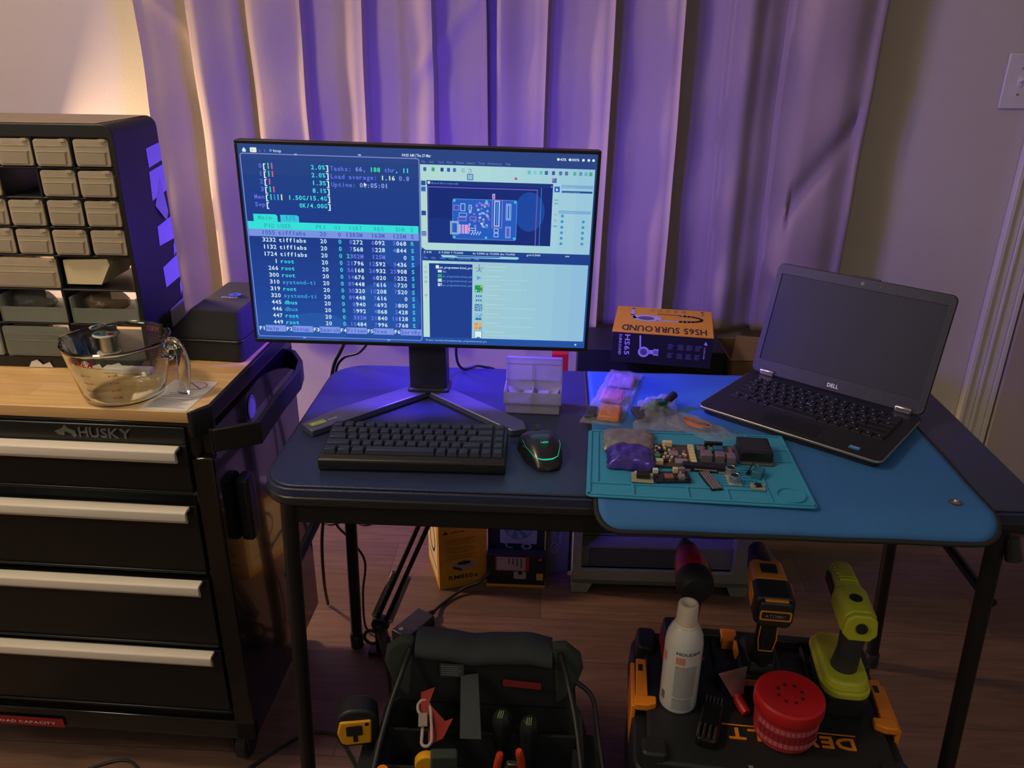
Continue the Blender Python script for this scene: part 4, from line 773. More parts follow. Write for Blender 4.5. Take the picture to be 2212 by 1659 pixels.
# black box and headset box on the case
BC = mt('black_carton', '#1e2026', .45, var=.05)
b = MB(); b.b2((-.178, -.08, 0), (.178, .08, .2195)); tag(b.build('cardboard_box', BC, loc=(.2525, 1.955, .4655), rz=-1, bev=.0012), 'large plain black box standing on the computer case behind the blue mat', 'box')
t = thing('headset_box', 'yellow and black headset box on the larger black box', 'box', (.2745, 1.872, .6862), -8)
BX, BY, BH = .1145, .094, .077
b = MB(); b.b2((-BX, -BY, 0), (BX, BY, BH-.001)); b.build('carton', BC, t, bev=.0008)
b = MB(); b.b2((-BX-.0004, -BY-.0004, BH-.003), (BX+.0004, BY+.0004, BH)); b.build('yellow_top', YEL, t, bev=.0006)
IK, PR, GP_ = mt('box_print_black', '#20212a', .5), mt('box_print_lilac', '#bdb6d0', .5), mt('box_print_grey', '#5b5870', .5)
b = MB(); UT = TF((0, 0, BH+.0003), (0, 0, 180)); GU = TF((0, -.024, 0))
b.text('HS65 SURROUND', -.1000, .046, .056, 0, UT, 0, True, width=.197)
b.v = b.v; b.disc(.04, .012, .036, 1, UT @ GU, .0002, 30, ry=.024); b.disc(.042, .014, .020, 2, UT @ GU, .0003, 24, ry=.014)
b.line([(.068, .016), (.076, -.006), (.075, -.048)], .008, 1, UT @ GU, .0002); b.rect(.0715, -.058, .079, -.050, 0, UT @ GU, .0003)
arc = [(-.04-.05*math.cos(R(a)), .001-.024*math.sin(R(a))) for a in range(-90, 95, 12)]; b.line(arc, .008, 1, UT @ GU, .0002); b.line([(x*.985+.0, y*.74) for x, y in arc], .004, 2, UT @ GU, .0003); b.line([(-.04, .025), (.012, .028)], .008, 1, UT @ GU, .0002); b.line([(-.04, -.022), (.012, -.024)], .006, 2, UT @ GU, .0002)
for i in range(5):
    for k in range(4): b.rect(-.052+i*.019, -.083+k*.005, -.052+i*.019+.010-(k*2 % 3)*.002, -.0815+k*.005, 2, UT, .0002)
b.poly([(-.098, -.078), (-.092, -.088), (-.088, -.078)], 0, UT, .0002); b.line([(-.093, -.07), (-.093, -.055)], .002, 0, UT, .0002)
FT = TF((0, -BY-.0005, 0), (90, 0, 0)); RT90 = FT @ TF((0, 0, 0), (0, 0, -90))
b.text('HS65', -.070, -.0845+0, .0165, 1, RT90, .0002, True, width=.052); b.text('SURROUND', -.070, -.098, .0088, 1, RT90, .0002, True, width=.052)
b.disc(-.040, .030, .013, 1, FT, .0002, 24); b.disc(-.040, .030, .008, 2, FT, .0003, 20); b.line([(-.048, .036), (-.050, .068)], .0035, 1, FT, .0002); b.rect(-.028, .026, -.006, .036, 1, FT, .0002); b.rect(-.018, .023, -.006, .039, 1, FT, .0002)
for gx in (.014, .036, .056, .076)[:4]:
    for gy in (.052, .030):
        for k in range(4): b.rect(gx, gy-k*.0035, gx+.013+random.uniform(-.004, .002), gy-k*.0035+.002, 2, FT, .0002)
b.poly([(.094, .058), (.098, .066), (.102, .060), (.102, .056)], 1, FT, .0002); b.text('CORSAIR', -.052, .0955, .0048, 1, RT90, .0002, True, width=.030)
b.build('printing', [IK, PR, GP_], t)
# open cardboard box behind the laptop
t = thing('cardboard_box', 'brown cardboard box with open flaps behind the laptop, under the curtain', 'box', (.553, 1.955, .4655), 2)
KR = mt('kraft_cardboard', '#8a755c', .8, var=.1, bump=.3, bscale=90)
b = MB(); tray(b, .112, .085, .0, .200, .004); b.build('carton', KR, t)
b = MB(); b.prism([(-.112, 0), (.012, 0), (.02, .075), (-.085, .085)], 0, .003, 0, TF((0, -.085, .201), (26, 0, 0))); b.build('flap', KR, t)
b = MB(); b.prism([(-.03, 0), (.112, 0), (.100, .075), (.0, .06)], 0, .003, 0, TF((0, -.085, .2045), (10, 0, 0))); b.build('flap', KR, t)
# boxes on the floor under the table
t = thing('power_supply_box', 'yellow power supply box standing on the floor behind the jointed arm', 'box', (-.238, 1.899, 0), 19)
PX, PY, PH = .066, .078, .208
b = MB(); b.b2((-PX, -PY, 0), (PX, PY, PH)); b.build('carton', mt('ochre_carton', '#c9911f', .55, var=.06), t, bev=.001)
b = MB(); b.b2((-PX-.0005, -PY+.004, PH-.001), (PX+.0005, PY, PH+.0012)); b.b2((-PX-.001, -PY+.006, .004), (-PX, PY, PH-.01)) if False else None; b.build('dark_lid', BC, t)
b = MB(); FT = TF((0, -PY-.0006, 0), (90, 0, 0)); b.text('RM850x', -.040, .027, .019, 0, FT, 0, True, width=.084); b.text('CORSAIR', -.034, .1755, .0075, 0, FT, 0, True, width=.040); b.poly([(-.053, .174), (-.047, .184), (-.043, .180), (-.038, .174)], 0, FT)
for i in range(11): b.rect(-.046, .155-i*.0055-(i//4)*.004, .036-(i*7 % 5)*.004, .1565-i*.0055-(i//4)*.004, 2, FT)
b.poly([(-.028, .062), (-.004, .052), (.032, .066), (.030, .078), (.006, .086), (-.028, .074)], 1, FT, .0001); b.disc(.003, .077, .019, 0, FT, .0002, 24, ry=.006); b.poly([(-.028, .062), (-.004, .052), (-.004, .060), (-.028, .070)], 0, FT, .0002); b.line([(-.052, .160-.15), (.05, .012)], .0006, 0, FT, .0001)
ST_ = TF((-PX-.0012, 0, 0), (90, 0, -90)); b.rect(-.066, .02, .066, .185, 3, ST_); b.disc(0, .125, .038, 0, ST_, .0003, 28, .030, ry=.045); b.line([(-.05, .06), (.05, .05)], .004, 0, ST_, .0003)
TT_ = TF((0, 0, PH+.0016)); b.text('RM SERIES', -.010, .0, .011, 3, TT_ @ TF(rot=(0, 0, -75)), 0, True, width=.05); b.poly(rr(.018, -.035, .048, -.005, .004, 3), 3, TT_); b.rect(.006, -.04, .012, -.01, 4, TT_)
b.build('printing', [IK, mt('print_silver', '#8d8f8c', .5), mt('print_brown', '#8a6420', .6), mt('print_cream', '#cbb98a', .6), YEL], t)
t = thing('fan_box', 'tall black fan box with a white fan picture beside the yellow box', 'box', (-.070, 1.935, 0), 0)
b = MB(); b.b2((-.078, -.07, 0), (.078, .07, .262)); b.build('carton', BC, t, bev=.001)
b = MB(); FT = TF((0, -.0706, 0), (90, 0, 0)); FD = FT @ TF((0, -.040, 0)); b.poly(rr(-.045, .158, .055, .255, .004, 3), 0, FD); b.disc(.005, .212, .040, 1, FD, .0002, 32, ry=.040); b.disc(.005, .212, .012, 2, FD, .0004, 24)
for a in range(0, 360, 51): b.poly([(.005+.013*math.cos(R(a)), .212+.013*math.sin(R(a))), (.005+.038*math.cos(R(a+10)), .212+.038*math.sin(R(a+10))), (.005+.038*math.cos(R(a+38)), .212+.038*math.sin(R(a+38)))], 3, FD, .0003)
b.line([(-.030, .158), (-.025, .145), (-.012, .145)], .004, 0, FD, .0002); b.disc(.027, .150, .014, 0, FD, .0002, 20, .008, ry=.010); b.rect(.0755, .0, .078, .262, 4, FT, .0003)
b.build('printing', [mt('fan_print_grey', '#8f9690', .6), mt('fan_print_teal', '#4f6a6c', .6), IK, mt('fan_blade_print', '#76908c', .6), mt('edge_lime', '#a2a42c', .5)], t)
t = thing('component_box', 'flat black component box with a red and white label leaning on the fan box', 'box', (-.070, 1.848, 0), 0)
b = MB(); b.b2((-.079, -.016, .006), (.079, .014, .102)); b.build('carton', BC, t, bev=.001)
b = MB(); b.b2((-.080, -.0175, 0), (.080, .014, .007)); b.build('yellow_edge', YEL, t)
b = MB(); FT = TF((0, -.0166, 0), (90, 0, 0)); b.rect(-.056, .052, .036, .098, 3, FT); b.rect(-.052, .054, .026, .096, 0, FT, .0002)
for i in range(4): b.rect(-.02+i*.011, .075-i*.004, -.017+i*.011, .093, 2, FT, .0004)
b.poly(rr(-.006, .026, .028, .051, .005, 3), 0, FT, .0001); b.disc(.012, .046, .006, 1, FT, .0003); b.poly(rr(.056, .024, .074, .046, .001, 2), 4, FT); b.rect(.060, .027, .064, .044, 0, FT, .0002); b.poly([(.062, .088), (.067, .098), (.069, .088)], 0, FT, .0002)
b.build('printing', [mt('label_offwhite', '#a89a98', .6), BC, INK, mt('label_red2', '#a0242a', .5), YEL], t)
t = thing('motherboard_box', 'grey motherboard box standing between the fan box and the computer case', 'box', (.046, 1.965, 0), 0)
b = MB(); b.b2((-.036, -.062, 0), (.028, .06, .300)); b.build('carton', mt('grey_carton', '#6c736c', .5), t, bev=.001)
b = MB(); VT = TF((0, -.0626, 0), (90, 0, 0)) @ TF(rot=(0, 0, 90)); b.text('ROG STRIX', .098, .009, .0165, 0, VT, 0, True, width=.105); b.text('B550-I GAMING', .098, -.008, .0120, 0, VT, 0, True, width=.105)
VT2 = TF((0, -.0626, 0), (90, 0, 0)); b.disc(-.012, .082, .012, 0, VT2, 0, 18, .0098, ry=.018); b.line([(-.020, .070), (-.004, .096)], .002, 0, VT2); b.line([(-.012, .066), (.0, .088)], .002, 0, VT2); b.disc(.028, .180, .020, 1, VT2, .0002, 20, a0=90, a1=270, ri=.0001); b.build('printing', [mt('box_print_pale', '#a3a8a4', .5), BC], t)
t = thing('red_box', 'slim red box showing between the parts case and the wall', 'box', (.031, 1.955, .3002), 0)
b = MB(); b.b2((-.021, -.035, 0), (.021, .035, .352)); b.build('carton', mt('red_carton', '#c2202a', .5), t, bev=.001)
b = MB(); b.rect(.000, .26, .003, .335, 0, TF((0, -.0356, 0), (90, 0, 0))); b.rect(.006, .26, .008, .335, 0, TF((0, -.0356, 0), (90, 0, 0))); b.build('printing', mt('red_print_pale', '#d0606a', .5), t)

# ================================================================== BAGS AND BOARDS ON THE MATS
def pillow(name, label, q, z, th, mat, cat='bag', group=None, seed=1, curl=0, flat=0):
    rn = random.Random(seed); ph = [rn.uniform(0, 6) for _ in range(8)]; cx = sum(p[0] for p in q)/4; cy = sum(p[1] for p in q)/4
    def P_(u, v, s_):
        x, y = [(1-u)*(1-v)*q[0][i]+u*(1-v)*q[1][i]+u*v*q[2][i]+(1-u)*v*q[3][i] for i in (0, 1)]
        e = max(0, math.sin(math.pi*u)*math.sin(math.pi*v))**.5
        wr = .10*math.sin(9*u+7*v+ph[0])+.09*math.sin(17*u-11*v+ph[1])+.06*math.sin(29*v+13*u+ph[2])+.05*math.sin(37*u+ph[3])
        ex = .0018*math.sin(23*v+ph[4])*(1-e); e = min(1, e*1.5)**.7 if flat else e; z_ = .0012+s_*th*e*(.9+(.35 if flat else 1.6)*wr)*(1 if s_ > 0 else .0)+curl*max(0, v-.82)*th*3
        return (x-cx+ex, y-cy+.0015*math.sin(19*u+ph[5])*(1-e), z_ if s_ > 0 else .0004+curl*max(0, v-.82)*th*3)
    b = MB(); b.grid(lambda u, v: P_(u, v, 1), 26, 26); b.grid(lambda u, v: P_(1-u, v, -1), 6, 6)
    return tag(b.build(name, mat, smooth=75, loc=(cx, cy, z)), label, cat, group)
ZM = .7432
b1 = [(.062, 1.345), (.135, 1.333), (.197, 1.572), (.132, 1.594)]
pillow('zip_bag', 'long clear zip bag with pink and orange contents, left-most of the bags', b1, ZM, .020, BAG, seed=3, group='clear bags on the blue mat', curl=.3)
def blob(name, label, cat, x, y, z, d, mat, rz=0, bev=.003):
    b = MB(); b.box((0, 0, d[2]/2), d, 0, taper=.9); return tag(b.build(name, mat, loc=(x, y, z), rz=rz, bev=bev), label, cat)
blob('parts_packet', 'orange packet at the near end of the long clear bag', 'packet', .118, 1.375, ZM+.003, (.042, .060, .010), mt('packet_orange', '#d07a4a', .5), -10)
blob('parts_packet', 'pink packet in the middle of the long clear bag', 'packet', .128, 1.452, ZM+.003, (.046, .050, .010), mt('packet_pink', '#b05c98', .5), -12)
blob('dark_component', 'dark component at the lower left in the long clear bag', 'component', .084, 1.375, ZM+.003, (.022, .045, .009), mt('component_dark', '#3c3f4c', .5), -10)
blob('parts_packet', 'pale lilac packet at the far end of the long clear bag', 'packet', .152, 1.530, ZM+.003, (.050, .060, .007), mt('packet_lilac', '#9f86b8', .5), -14)
b2_ = [(.156, 1.322), (.244, 1.318), (.247, 1.475), (.176, 1.440)]
pillow('zip_bag', 'bulky clear bag holding a dark green module, middle of the bags', b2_, ZM, .024, BAG, seed=8, group='clear bags on the blue mat', curl=.1)
b = MB(); b.box((0, 0, .008), (.042, .030, .012)); b.box((.006, .004, .017), (.022, .016, .008)); tag(b.build('green_module', mt('module_green', '#1f5c48', .45), loc=(.205, 1.392, ZM+.004), rz=25, bev=.001), 'dark green circuit module inside the bulky clear bag', 'module')
b = MB(); b.tube([(0, 0, .006), (.018, .012, .016), (.030, .028, .020)], [.006, .007, .008], 10); tag(b.build('antenna', BLK, loc=(.212, 1.405, ZM+.002), smooth=50), 'black stubby antenna at the right of the green module', 'antenna')
b = MB(); b.box((0, 0, .006), (.030, .046, .010)); tag(b.build('dark_component', mt('component_dark', '#3c3f4c', .5), loc=(.176, 1.372, ZM+.003), rz=12, bev=.002), 'dark oblong component left of the green module in the bulky bag', 'component')
b3 = [(.218, 1.350), (.290, 1.268), (.347, 1.300), (.250, 1.402)]
pillow('zip_bag', 'clear bag with orange wire, right-most of the bags beside the laptop', b3, ZM+.0015, .013, BAG, seed=15, group='clear bags on the blue mat')
b = MB()
for k in range(5): b.tube([(.022*math.cos(a/8)*(1+.06*k), .012*math.sin(a/8)*(1-.05*k), .004+.0012*k) for a in range(0, 50, 2)], .0011, 6)
tag(b.build('coiled_wire', mt('wire_orange', '#d06a2c', .45), loc=(.272, 1.335, ZM+.004), rz=-35, smooth=60), 'orange wire coil inside the right-most clear bag', 'wire')
blob('dark_component', 'dark round component inside the wire coil of the right-most bag', 'component', .281, 1.327, ZM+.004, (.026, .018, .009), mt('component_dark', '#3c3f4c', .5), -35)
ZS = .7474
ESD = mt('antistatic_film', '#8f8b84', .3, .35, var=.3, scale=30, bump=.6, bscale=60); ESP = mt('antistatic_film_violet', '#5648ac', .25, .5, var=.25, scale=25, bump=.5, bscale=50)
pillow('antistatic_bag', 'flat grey antistatic bag at the back left of the silicone mat', [(.098, 1.229), (.180, 1.225), (.192, 1.296), (.102, 1.298)], ZS+.002, .014, ESD, seed=21, group='antistatic bags', flat=1)
pillow('antistatic_bag', 'puffed violet shiny antistatic bag in front of the flat grey one', [(.102, 1.166), (.180, 1.158), (.178, 1.222), (.104, 1.226)], ZS+.002, .024, ESP, seed=23, group='antistatic bags', flat=1)
PCB = {'g': mt('pcb_green', '#1f5040', .4), 'k': mt('pcb_black', '#26262a', .4), 'b': mt('pcb_brown', '#4b4038', .45), 't': mt('pcb_pale', '#a5a084', .5)}
CM = {'c': mt('connector_cream', '#d8c79c', .45), 's': mt('chip_silver', '#a9a0a4', .35, .5), 'k': mt('chip_black', '#1b1c1e', .35), 'g': mt('green_part', '#3c9a6c', .4), 'b': mt('blue_part', '#2f68a0', .4), 'p': mt('port_metal', '#a48c9c', .35, .6), 'o': mt('copper_part', '#a8705c', .4, .4), 'y': GLD, 'w': WHT}
def board(name, label, x, y, rz, w_, d_, mat, comps, z=ZS, cat='circuit board', tilt=0):
    t_ = thing(name, label, cat, (x, y, z), rz)
    b = MB(); b.b2((-w_/2, -d_/2, .003), (w_/2, d_/2, .0046)); b.build('printed_board', mat, t_)
    for (nm, cx, cy, sx, sy, h, m_) in comps:
        b = MB(); b.b2((cx-sx/2, cy-sy/2, .0046), (cx+sx/2, cy+sy/2, .0046+h)); b.build(nm, CM[m_], t_, bev=.0003, seg=1)
    b = MB()
    for sx in (-1, 1):
        for sy in (-1, 1): b.cyl((sx*(w_/2-.003), sy*(d_/2-.003), .0016), .0016, .003, n=8)
    b.build('standoffs', CM['k'], t_)
    return t_
rn = random.Random(5)
c1 = [('connector', .030, -.028+i*.0105, .009, .0085, .007, 'c') for i in range(6)]+[('connector', -.008, .034, .016, .009, .008, 'c'), ('connector', -.026, -.030, .012, .010, .007, 'c'), ('green_switch', -.028, -.012, .010, .009, .006, 'g'), ('chip', 0, .004, .016, .016, .003, 's'), ('chip', .010, -.024, .020, .014, .004, 's'), ('chip', -.015, -.02, .010, .012, .003, 'k'), ('chip', -.022, .012, .012, .010, .004, 'k')]
c1 += [('capacitor', rn.uniform(-.028, .020), rn.uniform(-.03, .03), .004, .004, rn.uniform(.002, .006), rn.choice('sccko')) for i in range(36)]
board('controller_board', 'brown controller board with a row of cream connectors, on the silicone mat', .214, 1.214, -2, .068, .078, PCB['b'], c1)
c2 = [('usb_port', -.018, -.020, .018, .020, .013, 'p'), ('usb_port', .004, -.021, .015, .018, .013, 'p'), ('usb_port', .022, -.021, .014, .018, .011, 'p'), ('chip', -.022, .016, .014, .014, .003, 'p'), ('connector', .006, .014, .016, .014, .006, 'b'), ('header', .0, .029, .030, .006, .008, 'k'), ('chip', -.006, .016, .007, .010, .003, 'g'), ('connector', .026, .01, .006, .024, .004, 'o')]
c2 += [('capacitor', rn.uniform(-.026, .026), rn.uniform(-.008, .03), .003, .003, .003, rn.choice('sko')) for i in range(24)]
board('single_board_computer', 'green board with three metal ports, right of the brown board', .284, 1.222, -3, .062, .066, PCB['g'], c2)
t = thing('pin_header_board', 'black header block in front of the green board with a strip of pins', 'circuit board', (.258, 1.174, ZS), -6)
b = MB(); b.b2((-.034, -.007, 0), (.034, .007, .011)); b.build('header_block', CM['k'], t, bev=.0005)
b = MB(); b.b2((-.030, -.010, .001), (-.022, -.006, .004)); b.b2((.022, -.010, .001), (.032, -.006, .004)); b.b2((-.016, -.0085, .004), (.020, -.007, .006)); b.build('metal_tabs', CM['s'], t)
t = thing('pin_strip', 'narrow strip of grey pins pointing towards the table front', 'pin strip', (.262, 1.137, ZS), 13)
b = MB(); b.b2((-.009, -.027, 0), (.009, .027, .003)); b.build('strip_base', CM['k'], t)
b = MB()
for x in (-.006, -.002, .002, .006): b.b2((x-.0011, -.026, .003), (x+.0011, .027, .005))
b.build('pins', CM['s'], t)
t = thing('relay_module', 'black square relay module at the back right of the silicone mat', 'module', (.349, 1.228, ZS), -3)
b = MB(); b.prism(rr(-.030, -.034, .030, .034, .006), 0, .004); b.build('module_tray', mt('module_grey', '#4e4c4c', .3, coat=.3), t, bev=.001)
b = MB(); b.b2((-.026, -.027, .004), (.026, .029, .021)); b.build('module_body', CM['k'], t, bev=.001)
b = MB(); 
for i in range(11): b.rect(-.022, -.020+i*.004, .022-(i % 3)*.004, -.0185+i*.004, 0, None, .0213)
b.build('module_print', mt('print_dim', '#4a4c58', .4), t)
for k, x in enumerate((-.024, .024)):
    b = MB(); b.cyl((x, .030, .010), .0022, .016, n=10); b.build('screw', MET, t)
t = thing('ultrasonic_sensor', 'twin silver cylinder distance sensor on the silicone mat', 'sensor', (.298, 1.149, ZS), 3)
b = MB(); b.b2((-.009, -.022, 0), (.011, .022, .0016)); b.build('printed_board', PCB['t'], t)
for y in (.0125, -.0125):
    b = MB(); b.lathe([(.008, .0016), (.008, .014), (.0072, .0146), (.0066, .0140), (.0001, .0140)], 24, 0, TF((0, y, 0))); o = b.build('transducer', mt('bright_aluminium', '#c9c6cc', .25, .85), t, smooth=40)
    b = MB(); b.disc(0, y, .0062, 0, None, .0143, 20); b.build('transducer_mesh', CM['k'], o)
t = thing('servo_motor', 'small teal and black part standing right of the silver cylinders', 'motor', (.338, 1.163, ZS), -30)
b = MB(); b.b2((-.004, -.011, 0), (.012, .011, .012)); b.build('servo_body', mt('servo_teal', '#2c7388', .45), t, bev=.001)
b = MB(); b.box((-.010, 0, .009), (.0015, .018, .018), rot=(0, 20, 0)); b.build('bracket', CM['k'], t)
board('sensor_board', 'tiny pale board nearest the front right of the silicone mat', .332, 1.120, -5, .022, .016, PCB['t'], [('chip', 0, .001, .010, .008, .004, 'k'), ('header', -.006, -.004, .005, .004, .003, 's')])
board('driver_board', 'small black board with copper chip in front of the violet bag', .202, 1.143, 4, .056, .032, PCB['k'], [('chip', -.005, -.002, .014, .013, .003, 'o'), ('connector', -.024, .012, .008, .007, .007, 'w'), ('connector', .008, .013, .008, .007, .008, 'c'), ('connector', .018, .014, .010, .006, .008, 's'), ('connector', .014, -.006, .010, .010, .006, 's'), ('chip', .024, -.004, .006, .018, .004, 'k')]+[('capacitor', rn.uniform(-.024, .022), rn.uniform(-.012, .012), .003, .003, .003, rn.choice('skc')) for i in range(8)])
t = board('coil_board', 'pale board with a black wound coil, left of the small black board', .155, 1.137, -4, .034, .030, PCB['t'], [('connector', -.002, .010, .020, .004, .004, 'w')])
b = MB(); b.cyl((.001, -.001, .0105), .0068, .021, rot=(0, 90, 0), n=20); b.build('coil', mt('coil_black', '#17181a', .3, coat=.3), t, smooth=40)

# ================================================================== CABLES
cable('thick black cable falling from behind the monitor past the table back corner', [(-.36, 1.47, .90), (-.405, 1.55, .83), (-.440, 1.600, .770), (-.466, 1.618, .715), (-.490, 1.625, .58), (-.505, 1.62, .42), (-.530, 1.63, .27), (-.545, 1.66, .12), (-.56, 1.72, .006)], .0042)
cable('thinner black cable curving from the monitor bottom to the table back corner', [(-.31, 1.47, .90), (-.355, 1.54, .83), (-.395, 1.585, .775), (-.440, 1.612, .748), (-.462, 1.622, .700), (-.475, 1.625, .55), (-.478, 1.62, .40), (-.487, 1.61, .335), (-.458, 1.615, .285), (-.427, 1.62, .22), (-.440, 1.63, .12), (-.442, 1.63, .03), (-.430, 1.622, .004), (-.395, 1.598, .005)], .0030)
cable('black cable behind the monitor neck on its right side', [(-.17, 1.47, .90), (-.185, 1.53, .80), (-.178, 1.58, .746), (-.140, 1.600, .744), (-.09, 1.630, .70), (-.04, 1.70, .5), (-.03, 1.80, .34), (-.03, 1.88, .268), (-.03, 1.95, .2652)], .0028)
cable('thin cable lying in a curve along the skirting board', [(-.80, 2.10, .003), (-.726, 2.146, .003), (-.655, 2.095, .003), (-.60, 2.13, .003), (-.55, 2.10, .003), (-.515, 2.12, .003), (-.475, 2.165, .004), (-.43, 2.18, .004), (-.30, 2.178, .004)], .0026)
cable('black cable looping over the floor from the cabinet to the tool bag', [(-.66, 1.10, .004), (-.60, 1.18, .004), (-.545, 1.247, .004), (-.500, 1.290, .004), (-.459, 1.298, .004), (-.425, 1.288, .004), (-.395, 1.25, .004), (-.36, 1.20, .004), (-.33, 1.17, .004)], .0036)
cable('thin cable on the floor beneath the tool cabinet', [(-.98, 1.13, .003), (-.90, 1.185, .003), (-.84, 1.20, .003), (-.78, 1.15, .003)], .003)
t = thing('power_adapter', 'black power adapter brick on the floor beside the jointed arm', 'adapter', (-.318, 1.628, 0), 58)
b = MB(); b.b2((-.052, -.027, .001), (.052, .027, .034)); b.build('brick', mt('adapter_plastic', '#25272d', .4), t, bev=.003)
b = MB(); b.tube([(.052, 0, .018), (.066, 0, .018), (.082, 0, .014)], [.011, .009, .005], 10); b.build('plug', BLK, t, smooth=50)
b = MB(); b.disc(0, 0, .006, 0, None, 0, 14); o = b.build('round_label', GRY, t); o.location = (-.036, .008, .0345)
b = MB(); loc = Matrix.Rotation(R(-58), 4, 'Z')
cp = [(-.276, 1.697, .014), (-.262, 1.735, .006), (-.232, 1.775, .008), (-.205, 1.795, .018), (-.170, 1.797, .034), (-.150, 1.803, .05), (-.140, 1.812, .06)]
b.tube(smoothpath([tuple(loc @ (Vector(p)-Vector((-.318, 1.628, 0)))) for p in cp]), .0042, 8); b.build('power_cord', BLK, t, smooth=60)

# ================================================================== JOINTED ARM
t = thing('boom_arm', 'black jointed boom arm with springs hanging under the table', 'arm', (-.385, 1.56, 0), 0)
J0, J1 = Vector((0, 0, .085)), Vector((.137, -.012, .425)); dv = (J1-J0).normalized(); sd = Vector((dv.z, 0, -dv.x)).normalized()
for k in (-1, 1):
    b = MB(); b.tube([J0+sd*.010*k, J1+sd*.010*k], .0055, 8); b.build('arm_bar', BLKM, t, smooth=50)
for k in (-1, 1):
    b = MB(); a_, c_ = J0+sd*.021*k+dv*.015, J0+sd*.018*k+dv*.16; n_ = 260
    b.tube([a_+(c_-a_)*(i/n_)+(sd*math.cos(i*.9)+Vector((0, -1, 0))*math.sin(i*.9))*.0055 for i in range(n_+1)], .0011, 5); b.build('spring', mt('spring_steel', '#6d6a60', .35, .8), t)
for p, s_ in ((J0, .020), (J1, .018)):
    b = MB(); b.cyl(tuple(p), s_, .022, rot=(90, 0, 0)); b.box(tuple(p+Vector((.004, 0, -.010))), (.030, .016, .030), rot=(0, 25, 0)); o = b.build('joint', BLK, t, bev=.002)
    k = MB(); k.cyl(tuple(p+Vector((0, -.018, 0))), .009, .014, rot=(90, 0, 0)); k.build('knob', MET if s_ < .02 else BLK, o, bev=.002)
b = MB(); b.tube([tuple(J1), (.145, .0, .52), (.146, .012, .668)], .007, 8); b.build('upper_post', BLKM, t, smooth=50)
b = MB(); b.tube([tuple(J0+Vector((0, 0, -.01))), (.022, -.055, .075), (.055, -.13, .060), (.068, -.175, .02)], [.013, .014, .015, .014], 10); b.tube([(.03, -.05, .085), (.062, -.12, .072)], .004, 6); b.build('lower_arm', mt('arm_dark_brown', '#1f1a18', .5), t, smooth=50)
b = MB(); b.tube([(-.020+.018*math.cos(R(a)), -.01, .050+.020*math.sin(R(a))) for a in range(0, 360, 20)], .004, 8, closed=True); b.build('cable_loop', BLK, t, smooth=60)
b = MB(); b.b2((-.03, -.02, 0), (.03, .02, .01)); b.b2((-.012, -.012, .01), (.012, .012, .066)); b.build('base_clamp', BLKM, t, bev=.002)

# ================================================================== TOOL BAG
FAB = mt('bag_black_canvas', '#1e2122', .8, bump=.6, bscale=700); FABG = mt('bag_grey_canvas', '#3b4245', .8, bump=.6, bscale=700, var=.15, scale=8); GRN = mt('bag_greygreen_lining', '#343c38', .8, bump=.4)
t = thing('tool_bag', 'open black canvas tool bag with grey rolled flap in front of the boom arm', 'tool bag', (-.098, 1.075, 0), 0)
b = MB()
def wall(p0, p1, p2, p3, th=.008): b.add([p0, p1, p2, p3], [(0, 1, 2, 3)])
def frust(m, x0, y0, x1, y1, X0, Y0, X1, Y1, z0, z1, th=.010, mi=0):
    o0 = rr(x0, y0, x1, y1, .05, 4); o1 = rr(X0, Y0, X1, Y1, .04, 4); i1 = rr(X0+th, Y0+th, X1-th, Y1-th, .035, 4); i0 = rr(X0+th, Y0+th, X1-th, Y1-th, .035, 4)
    n = len(o0); vs = [(x, y, z0) for x, y in o0]+[(x, y, z1) for x, y in o1]+[(x, y, z1) for x, y in i1]+[(x, y, z0+.12) for x, y in i0]
    fs = [tuple(range(n-1, -1, -1)), tuple(range(3*n, 4*n))]
    for k in range(3): fs += [(k*n+i, k*n+(i+1) % n, (k+1)*n+(i+1) % n, (k+1)*n+i) for i in range(n)]
    m.add(vs, fs, mi)
frust(b, -.225, -.16, .235, .115, -.185, -.14, .180, .105, 0, .245); b.build('bag_body', FAB, t, smooth=40)
b = MB(); b.prism([(-.175, .0), (.170, .0), (.160, .125), (-.160, .130)], -.012, .0, 0, TF((0, .090, .235), (90, 0, 0))); b.build('back_panel', FAB, t, bev=.004)
b = MB()
def roll(u, v):
    a = 2*math.pi*v; w_ = 1+.05*math.sin(7*u*math.pi+2)*math.sin(a); r_ = .030*w_*(1-.10*(2*u-1)**6)
    return (-.128+.250*u, .112+.034*math.cos(a)*w_, .352+r_*math.sin(a)*.85+.004*math.sin(9*u+1)-.006*(u-.5))
b.grid(roll, 30, 18); b.build('rolled_flap', FABG, t, smooth=70, label='grey rolled top flap')
for s_ in (-1, 1):
    b = MB(); cx = -.004; 
    def lobe(u, v): 
        a = math.pi*(u-.5); x = s_*(.128+.052*math.cos(a)*(1-.35*v)+.018*v); return (cx+x, .075+.012*math.cos(a)+.025*(1-v), .385-.125*v-.045*(1-math.cos(a*1.0))*(1-v*.6)+.0*u)
    pts_ = [(s_*.124+cx, .385), (s_*.150+cx, .388), (s_*.178+cx, .362), (s_*.184+cx, .330), (s_*.172+cx, .285), (s_*.150+cx, .25), (s_*.134+cx, .24)]
    if s_ < 0: pts_ = pts_[::-1]
    b.prism(pts_[::-1], -.104, -.088, 0, FR, sc=.93); b.build('side_gusset', GRN, t, bev=.006, seg=3)
for s_ in (-1, 1):
    b = MB(); x0 = s_*.190
    b.prism(rr(x0-.032, -.11, x0+.032, .07, .025, 4), .02, .21, 0, None, sc=.82); b.build('side_pocket', FAB, t, smooth=40)
